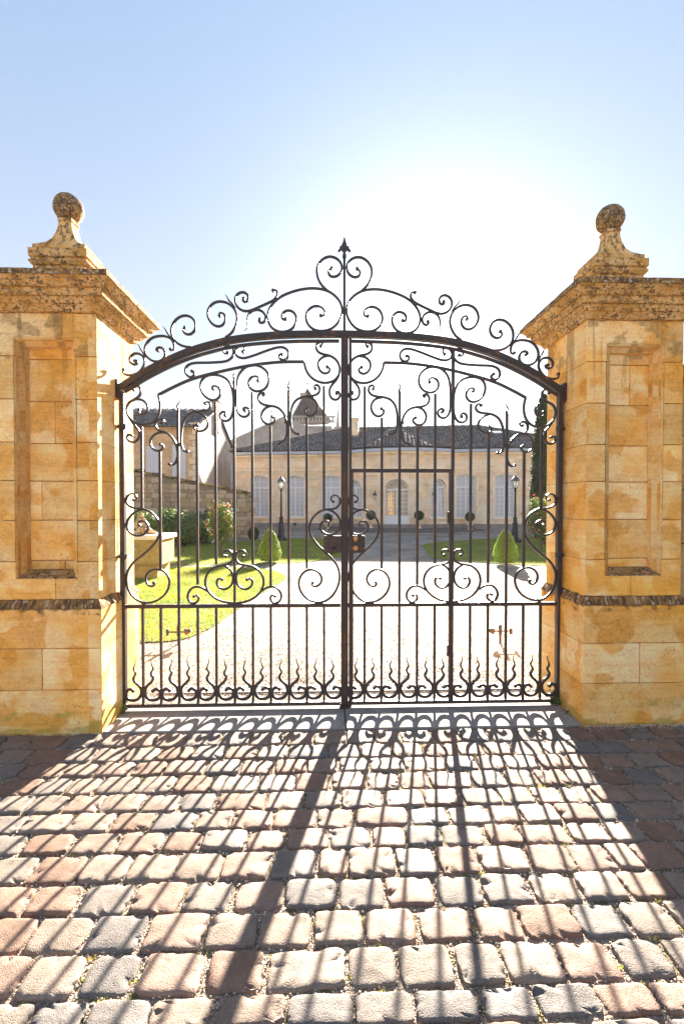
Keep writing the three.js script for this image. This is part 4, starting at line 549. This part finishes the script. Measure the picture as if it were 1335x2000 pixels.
// ---------------------------------------------------------------- rubble garden wall
{
  const p1 = onGround(492, 1051), p0 = V3(-10.5, 0, -14.6), dir = p1.clone().sub(p0), L = dir.length(), ang = Math.atan2(-dir.z, dir.x);
  const t = thing('garden_wall', 'old rubble stone garden wall with mossy tile top behind the hedge', 'garden wall', p0.toArray(), ang);
  const topAt = s => { return mix(3.55, 2.12, clamp(s / L)); };
  const rub = [[.82, .60, .35], [.70, .50, .29], [.90, .70, .46], [.60, .43, .27], [.82, .64, .45]].map(c => mat(c, .95, { map: rep(mottle, 1.3), bumpMap: rep(grain, 1.5), bumpScale: .012 }));
  part('wall_core', boxUV(slab([[0, 0], [L, 0], [L, topAt(L) - .06], [0, topAt(0) - .06]], -.5, -.035, .01)), mat([.36, .28, .19], .95, { map: rep(mottle, 1) }), t);
  const g0 = [0, 1, 2, 3, 4, 5].map(() => { const g = new RoundedBoxGeometry(1, 1, .12, 2, .12), p = g.attributes.position; const s = rnd() * 50; for (let i = 0; i < p.count; i++) { const x = p.getX(i), y = p.getY(i), z = p.getZ(i); p.setXYZ(i, x + .22 * n3(x * 1.5 + s, y * 1.5, z), y + .22 * n3(x * 1.5, y * 1.5 + s, z), z + .04 * n3(x * 2 + s, y * 2, 4)); } g.computeVertexNormals(); return boxUV(g); });
  const all = []; for (let y = 0; y < 3.5;) { const h = rr(.14, .27); for (let s = .3; s < L;) { const w = rr(.13, .5); if (y + h < topAt(s + w) - .05) all.push([s + w / 2, y + h / 2, w, h]); s += w; } y += h; }
  const key = ([s, y]) => (s > 2 ? 0 : 100) + (y > .9 ? 0 : 50) - s * .01; all.sort((a, b) => key(a) - key(b));
  const rest = [[], [], [], [], []]; all.forEach(([s, y, w, h], i) => { const g = pick(g0); if (i < 290) { const m = part('stone', g, pick(rub), t); m.position.set(s, y, -.045 + rr(-.015, .015)); m.scale.set((w - .02), (h - .015), rr(.8, 1.2)); m.rotation.z = rr(-.05, .05); } else rest[Math.floor(rnd() * 5)].push(g.clone().scale(w - .02, h - .015, 1).translate(s, y, -.045)); });
  rest.forEach((r, i) => { if (r.length) part('stones', r, rub[i], t).userData.kind = 'stuff'; });
  for (let s = 0; s < L;) { const w = rr(.2, .38); const y = topAt(s + w / 2); const m = part('coping_stone', boxUV(new RoundedBoxGeometry(w - .02, rr(.1, .18), .62, 2, .04), rnd() * 9), pick([mat([.16, .12, .07], .95, { map: rep(mottle, 2) }), mat([.22, .16, .09], .95, { map: rep(mottle, 2) }), mat([.30, .22, .09], .95)]), t); m.position.set(s + w / 2, y + rr(-.02, .04), -.25); m.rotation.z = -.07 + rr(-.08, .08); s += w; }
}

// ---------------------------------------------------------------- planting
const leafMat = (c, tr = .4) => { const m = new THREE.MeshPhysicalMaterial({ roughness: .75, side: THREE.DoubleSide, transmission: tr, thickness: 0, vertexColors: true }); m.color.setRGB(...c); return m; };
const greenMat = leafMat([1, 1, 1], .45), needleMat = leafMat([1, 1, 1], .18), petalMat = leafMat([1, 1, 1], .35), coneMat = leafMat([1, 1, 1], .55);
function leaves(n, spot, size, tones, bend = .25) {   // small folded leaf faces; spot() gives [point, outward normal]
  const P = [], Nn = [], Cc = [], I = [], u = V3(), v = V3(), w = V3();
  for (let i = 0; i < n; i++) { const [p, nr] = spot(), s = size * rr(.65, 1.35), t = pick(tones), k = rr(.75, 1.25); w.copy(nr).add(V3(rr(-1, 1), rr(-.7, 1), rr(-1, 1)).multiplyScalar(.8)).normalize(); u.set(rr(-1, 1), rr(-1, 1), rr(-1, 1)).cross(w).normalize(); v.copy(w).cross(u); const b = P.length / 3;
    for (const [a, c, d] of [[0, -1, 0], [.48, -.1, bend], [0, 1, 0], [-.48, -.1, bend]]) { P.push(p.x + u.x * a * s + v.x * c * s + w.x * d * s, p.y + u.y * a * s + v.y * c * s + w.y * d * s, p.z + u.z * a * s + v.z * c * s + w.z * d * s); Nn.push(w.x, w.y, w.z); Cc.push(t[0] * k, t[1] * k, t[2] * k); } I.push(b, b + 1, b + 2, b, b + 2, b + 3); }
  const g = new THREE.BufferGeometry(); g.setAttribute('position', new THREE.Float32BufferAttribute(P, 3)); g.setAttribute('normal', new THREE.Float32BufferAttribute(Nn, 3)); g.setAttribute('color', new THREE.Float32BufferAttribute(Cc, 3)); g.setIndex(I); return g;
}
const dirn = () => { const z = rr(-1, 1), a = rr(0, 6.2832), r = Math.sqrt(1 - z * z); return V3(r * Math.cos(a), z, r * Math.sin(a)); };
const inBlob = (c, rx, ry, lump = .25, depth = .45) => () => { const d = dirn(), k = (1 - depth * Math.pow(rnd(), 1.6)) * (1 + lump * fbm3(d.x * 2.2 + c.x, d.y * 2.2 + c.y * 3, d.z * 2.2, 3) * 2); return [V3(c.x + d.x * rx * k, c.y + d.y * ry * k, c.z + d.z * rx * k), d]; };
const twigMat = mat([.16, .11, .075], .95);
const twigs = (n, rx, ry, y, x = 0, z = 0) => Array.from({ length: n }, () => { const d = dirn(); return bar(V3(x, y - ry * .6, z), V3(x + d.x * rx * .9, y + d.y * ry * .85, z + d.z * rx * .9), .006, 4); });
const G1 = [[.17, .26, .025], [.22, .32, .025], [.12, .19, .025], [.28, .36, .035]], G2 = [[.04, .075, .018], [.055, .10, .02], [.03, .058, .016]], G3 = [[.11, .19, .025], [.08, .14, .02], [.16, .25, .03]];
// clipped cones on the lawns
function cone(u, v, label) { const p = onGround(u, v), t = thing('clipped_cone_shrub', label, 'shrub', p.toArray(), 0, 'clipped cones on the lawns'); const H = .86, R0 = .325;
  const prof = y => R0 * (y < .28 ? .72 + .28 * Math.sin(y / .28 * 1.57) : Math.pow(Math.max(0, 1 - (y - .28) / .73), .52));
  part('crown', leaves(14000, () => { const y = Math.pow(rnd(), .95), a = rr(0, 6.2832), r = prof(y) * (1 - .75 * rnd() * rnd()) * (1 + .12 * n3(Math.cos(a) * 3 + u, y * 7, Math.sin(a) * 3)); return [V3(Math.cos(a) * r, .06 + y * H, Math.sin(a) * r), V3(Math.cos(a), .35, Math.sin(a))]; }, .017, [[.30, .42, .03], [.42, .50, .035], [.20, .30, .03]]), coneMat, t);
  part('branches', twigs(26, .26, .36, .42), twigMat, t); part('stem', cyl(.03, .025, .12, 0, .06, 0, 8), mat([.1, .07, .05]), t); }
cone(527, 1099, 'bright clipped cone shrub on the left lawn, before the left lamp post'); cone(986, 1103, 'bright clipped cone shrub on the right lawn, before the right lamp post');
// small dark bushes by the wall end
function bush(u, v, r, h, label) { const p = onGround(u, v), t = thing('round_bush', label, 'shrub', p.toArray()); part('crown', leaves(5200, inBlob(V3(0, h * .52, 0), r, h * .5, .08, .3), .022, G2), needleMat, t); part('branches', twigs(16, r, h * .5, h * .52), twigMat, t); part('stem', cyl(.03, .03, .1, 0, .05, 0, 6), mat([.1, .07, .05]), t); }
bush(495, 1056, .25, .62, 'small dark green round bush at the end of the rubble wall');
bush(644, 1083, .16, .3, 'low dark green bush on the lawn behind the gate lock');
// hedge below the wall: dark laurel masses, light at the top
{ const a = onGround(262, 1076), b = onGround(418, 1062); const t = thing('hedge', 'leafy green hedge growing along the foot of the rubble wall', 'hedge', [0, 0, 0]);
  const lump = []; for (let i = 0; i < 15; i++) { const k = i / 14, p = a.clone().lerp(b, k); lump.push([V3(p.x + rr(-.1, .1), rr(.58, .7), p.z - .45 + rr(-.15, .15)), rr(.5, .62), rr(.58, .74) * (k > .6 && k < .8 ? .9 : 1)]); }
  lump.forEach(([c, rx, ry], i) => part('bush_clump', leaves(3000, inBlob(c, rx, ry, .35, .5), .05, i > 9 ? G2.concat(G3) : G1.concat(G3)), greenMat, t));
  part('branches', lump.flatMap(([c, rx, ry]) => twigs(14, rx, ry, c.y, c.x, c.z)), twigMat, t); }
// standard rose trees
function rose(u, v, H, r, label) { const p = onGround(u, v), t = thing('rose_tree', label, 'rose tree', p.toArray(), 0, 'standard rose trees'); const cy = H * .62, ry = H * .4;
  part('trunk', [bar(V3(0, 0, 0), V3(.02, H * .3, 0), .025), bar(V3(.02, H * .3, 0), V3(-.06, H * .6, .02), .018), bar(V3(.02, H * .3, 0), V3(.1, H * .6, -.04), .016)], mat([.12, .09, .06]), t);
  part('crown', leaves(5200, inBlob(V3(0, cy, 0), r, ry, .5, .7), .038, G1.concat(G3)), greenMat, t);
  const spot = inBlob(V3(0, cy, 0), r * 1.04, ry * 1.04, .5, .12), all = []; for (let i = 0; i < 95; i++) { const [c, n] = spot(), tone = pick([[.75, .08, .05], [.8, .2, .08], [.8, .14, .2], [.85, .4, .08], [.9, .35, .3]]); const g = leaves(9, () => { const d = dirn(); return [c.clone().addScaledVector(d, .018), d]; }, .03, [tone]); if (i < 80) part('blossom', g, petalMat, t); else all.push(g); } part('blossoms', all, petalMat, t).userData.kind = 'stuff'; }
rose(431, 1083, 1.62, .41, 'small rose tree covered in pink and red blooms before the rubble wall');
rose(1056, 1076, 1.85, .5, 'small rose tree with red and orange blooms beneath the cypress');
// cypress
{ const p = onGround(1060, 1064), t = thing('cypress_tree', 'tall narrow dark cypress standing behind the right gate pier', 'cypress tree', p.toArray()); const H = 6.0, prof = y => .62 * Math.min(1, .45 + 1.6 * y) * Math.pow(Math.max(0, 1 - y), .42);
  part('trunk', cyl(.1, .03, H * .8, 0, H * .4, 0, 8), mat([.12, .09, .07]), t);
  part('crown', leaves(34000, () => { const y = rnd(), a = rr(0, 6.2832), r = prof(y) * (1 - .8 * rnd() * rnd()) * (1 + .28 * n3(Math.cos(a) * 2.5, y * 16, Math.sin(a) * 2.5)); return [V3(Math.cos(a) * r, .25 + y * (H - .25), Math.sin(a) * r), V3(Math.cos(a), 1.2, Math.sin(a))]; }, .05, [[.035, .068, .016], [.05, .095, .02], [.07, .12, .025]]), needleMat, t);
  part('branches', Array.from({ length: 90 }, () => { const y = rnd(), a = rr(0, 6.28), q = prof(y) * .9; return bar(V3(0, .25 + y * (H - .4) - .35 * q, 0), V3(Math.cos(a) * q, .25 + y * (H - .3), Math.sin(a) * q), .01, 4); }), twigMat, t); }

// ---------------------------------------------------------------- lamp posts
const lampMat = mat([.018, .022, .03], .4, { metalness: .2 }), milk = new THREE.MeshPhysicalMaterial({ color: 0xffffff, roughness: .25, transmission: .7, thickness: 0, side: THREE.DoubleSide });
function lampPost(u, v, label) { const p = onGround(u, v), t = thing('lamp_post', label, 'lamp post', p.toArray(), .3, 'black lamp posts on the lawns');
  part('base', merge([box(.40, .16, .40, 0, .08, 0), lathe([[.19, .16], [.185, .2], [.15, .24], [.12, .55], [.105, .76], [.12, .78], [.12, .82], [.085, .84], [.075, 1.0], [.09, 1.02], [.09, 1.06], [.05, 1.08]], 8)]), lampMat, t);
  part('shaft', lathe([[.05, 1.08], [.043, 1.6], [.036, 2.1], [.032, 2.18], [.06, 2.2], [.06, 2.22], [.03, 2.24], [.075, 2.3], [.0, 2.3]], 12), lampMat, t);
  const l = part('lantern_frame', merge([...[0, 1, 2, 3, 4, 5].map(k => bar(V3(Math.cos(k * 1.0472) * .085, 2.3, Math.sin(k * 1.0472) * .085), V3(Math.cos(k * 1.0472) * .15, 2.62, Math.sin(k * 1.0472) * .15), .008, 5)), lathe([[.085, 2.29], [.092, 2.31]], 6)]), lampMat, t);
  part('lantern_glass', lathe([[.082, 2.31], [.146, 2.61]], 6), milk, l); part('lantern_roof', lathe([[.19, 2.61], [.185, 2.64], [.12, 2.73], [.08, 2.78], [.06, 2.79], [.03, 2.82], [.035, 2.85], [.0, 2.88]], 6), mat([.10, .10, .11], .45, { metalness: .3 }), l); part('bulb', lathe([[0, 2.34], [.03, 2.36], [.045, 2.43], [.03, 2.52], [0, 2.54]], 10), mat([.85, .85, .82], .3), l); }
lampPost(549, 1057, 'black cast iron lamp post by the left half of the manor front'); lampPost(1005, 1060, 'black cast iron lamp post beside the cypress and rose tree');

// ---------------------------------------------------------------- urns with clipped balls on the terrace step
function urn(u, r, y, label) { let p; if (y < .2) [p, y] = terraceAt(u, r); else p = bowAt(u, r); const t = thing('urn_planter', label, 'urn planter', [p.x, y, p.z], 0, 'urns with clipped balls along the terrace'); part('urn', lathe([[.0, 0], [.17, 0], [.17, .05], [.09, .09], [.07, .16], [.12, .22], [.2, .3], [.22, .4], [.25, .44], [.24, .47], [.2, .47], [.17, .4], [0, .4]], 20), limeMats[2], t); part('crown', leaves(4200, inBlob(V3(0, .78, 0), .29, .29, .06, .3), .022, G2), needleMat, t); part('branches', twigs(16, .27, .27, .78), twigMat, t); part('stem', cyl(.02, .02, .2, 0, .48, 0, 6), mat([.1, .07, .05]), t); }
urn(640, .75, .1, 'stone urn with clipped ball seen beside the left gate lock'); urn(731, .62, .2, 'stone urn with clipped ball below the wall lantern, left of the door'); urn(813, .62, .2, 'stone urn with clipped ball standing just right of the door'); urn(917, .75, .1, 'stone urn with clipped ball at the right end of the steps');

// ---------------------------------------------------------------- carved stone block with statue
{ const p = onGround(300, 1132), x1 = onZ(318, 1050, p.z).x, t = thing('stone_block', 'yellow carved stone block with moulded top on the front lawn', 'stone block', [x1 - .75, 0, p.z - .45]);
  const yel = mat([.72, .48, .16], .92, { map: rep(mottle, 1), bumpMap: stoneBump, bumpScale: .01 });
  part('foot', boxUV(new RoundedBoxGeometry(1.22, .3, .78, 2, .02).translate(0, .14, 0)), yel, t); part('body', boxUV(new RoundedBoxGeometry(1.4, .56, .86, 2, .015).translate(0, .57, 0)), yel, t); part('top_slab', boxUV(new RoundedBoxGeometry(1.5, .1, .96, 2, .02).translate(0, .9, 0)), limeMats[1], t);
  for (const [x, r0] of [[-.2, .42], [-.1, .28], [.06, .36]]) part('carved_swag', new THREE.TorusGeometry(r0, .03, 8, 24, 1.9).rotateZ(.3).translate(x, .38, .42), yel, t);
  part('carved_band', new RoundedBoxGeometry(1.42, .06, .9, 2, .02).translate(0, .33, 0), yel, t);
  // seated stone figure
  const st = thing('statue', 'small weathered grey stone figure sitting on the carved block', 'statue', [x1 - .62, .952, p.z - .42]);
  const mc = new MarchingCubes(60, mat([.4, .38, .35]), false, false, 60000); mc.isolation = 0; const S = .42, n = mc.size;
  const B = [[0, .05, 0, .1, 0, .16, 0, .085], [0, .16, 0, .085, 0, .3, .01, .07], [0, .3, .01, .07, -.01, .36, .01, .04], [-.01, .4, .02, .055, 0, .42, .02, .055], [.02, .08, .04, .065, .16, .12, .1, .05], [.16, .12, .1, .05, .26, .04, .1, .035], [.0, .06, -.04, .06, .17, .08, -.02, .045], [.17, .08, -.02, .045, .3, .03, 0, .03], [-.06, .3, .03, .04, -.09, .18, .07, .03], [-.09, .18, .07, .03, .0, .12, .11, .025], [.07, .3, .0, .04, .13, .2, .05, .03], [.13, .2, .05, .03, .14, .11, .1, .025], [-.12, .02, 0, .05, .28, .015, .03, .04]];
  for (let k = 0; k < n; k++) for (let j = 0; j < n; j++) for (let i = 0; i < n; i++) { const x = (i / n * 2 - 1) * S + .06, y = (j / n * 2 - 1) * S + .24, z = (k / n * 2 - 1) * S; let e = 0; for (const [ax, ay, az, ra, bx, by, bz2, rb] of B) { const dx = bx - ax, dy = by - ay, dz = bz2 - az, l = dx * dx + dy * dy + dz * dz, q = clamp(((x - ax) * dx + (y - ay) * dy + (z - az) * dz) / l), d = Math.hypot(x - ax - dx * q, y - ay - dy * q, z - az - dz * q) - mix(ra, rb, q); e += Math.exp(-d * 55); } mc.field[i + j * n + k * n * n] = Math.log(e) / 55 + .006 * n3(x * 25, y * 25, z * 25); }
  mc.update(); const cnt = mc.count, g = new THREE.BufferGeometry(); g.setAttribute('position', new THREE.Float32BufferAttribute(mc.positionArray.slice(0, cnt * 3), 3)); g.setAttribute('normal', new THREE.Float32BufferAttribute(mc.normalArray.slice(0, cnt * 3), 3)); g.scale(S, S, S).translate(.06, .24, 0); part('figure', boxUV(g), mat([.40, .37, .33], .95, { map: rep(crustMap, 1), bumpMap: stoneBump, bumpScale: .006 }), st).material.color.setRGB(1.7, 1.75, 1.8); }

// ---------------------------------------------------------------- gate catches standing in the courtyard
function gateStop(u, v, s, label) { const p = onGround(u, v), t = thing('gate_catch', label, 'gate catch', p.toArray(), 0, 'gate catches in the courtyard'); part('stake', [box(.022, .16, .022, 0, .08, 0), box(.032, .1, .03, 0, .15, 0), new THREE.SphereGeometry(.017, 10, 6).translate(0, .2, 0)], rustyMat, t); part('arm', bar(V3(-.125 * s, .14, 0), V3(.09 * s, .14, 0), .009, 8), rustyMat, t); part('catch_plate', new RoundedBoxGeometry(.028, .075, .04, 2, .008).translate(-.125 * s, .14, 0), rustyMat, t); part('counterweight', slab([[.065, .175], [.135, .175], [.145, .15], [.125, .125], [.075, .1]].map(([x, y]) => [x * s, y]), -.016, .016, .003), rustyMat, t); }
gateStop(349, 1258, 1, 'rusty iron gate catch standing at the edge of the front lawn'); gateStop(976, 1256, -1, 'rusty iron gate catch standing in the open gravel');
// weeds at the foot of the gate
function weed(x, z, n, s, label) { const t = thing('weed', label, 'weed', [x, 0, z]); part('leaf_tuft', leaves(n, () => { const a = rr(0, 6.28), r = s * Math.sqrt(rnd()), h = rnd() * s * 1.3; return [V3(Math.cos(a) * r * .6, .012 + h, Math.sin(a) * r), V3(Math.cos(a), .8, Math.sin(a))]; }, s * .22, G3), greenMat, t); part('stem', [bar(V3(0, -.01, 0), V3(.005, s * .9, 0), .002), bar(V3(0, -.01, 0), V3(-.01, s * .7, .01), .002)], mat([.1, .13, .03]), t); }
weed(1.688, .0, 90, .065, 'small green weed at the foot of the right pier'); weed(-1.69, .06, 40, .035, 'tiny weed tuft at the foot of the left pier'); weed(1.695, .17, 30, .03, 'low moss tuft where the right pier meets the sill');

scene.fog = new THREE.FogExp2(new THREE.Color(1, .94, .85), .0005);
renderer.render(scene, camera);
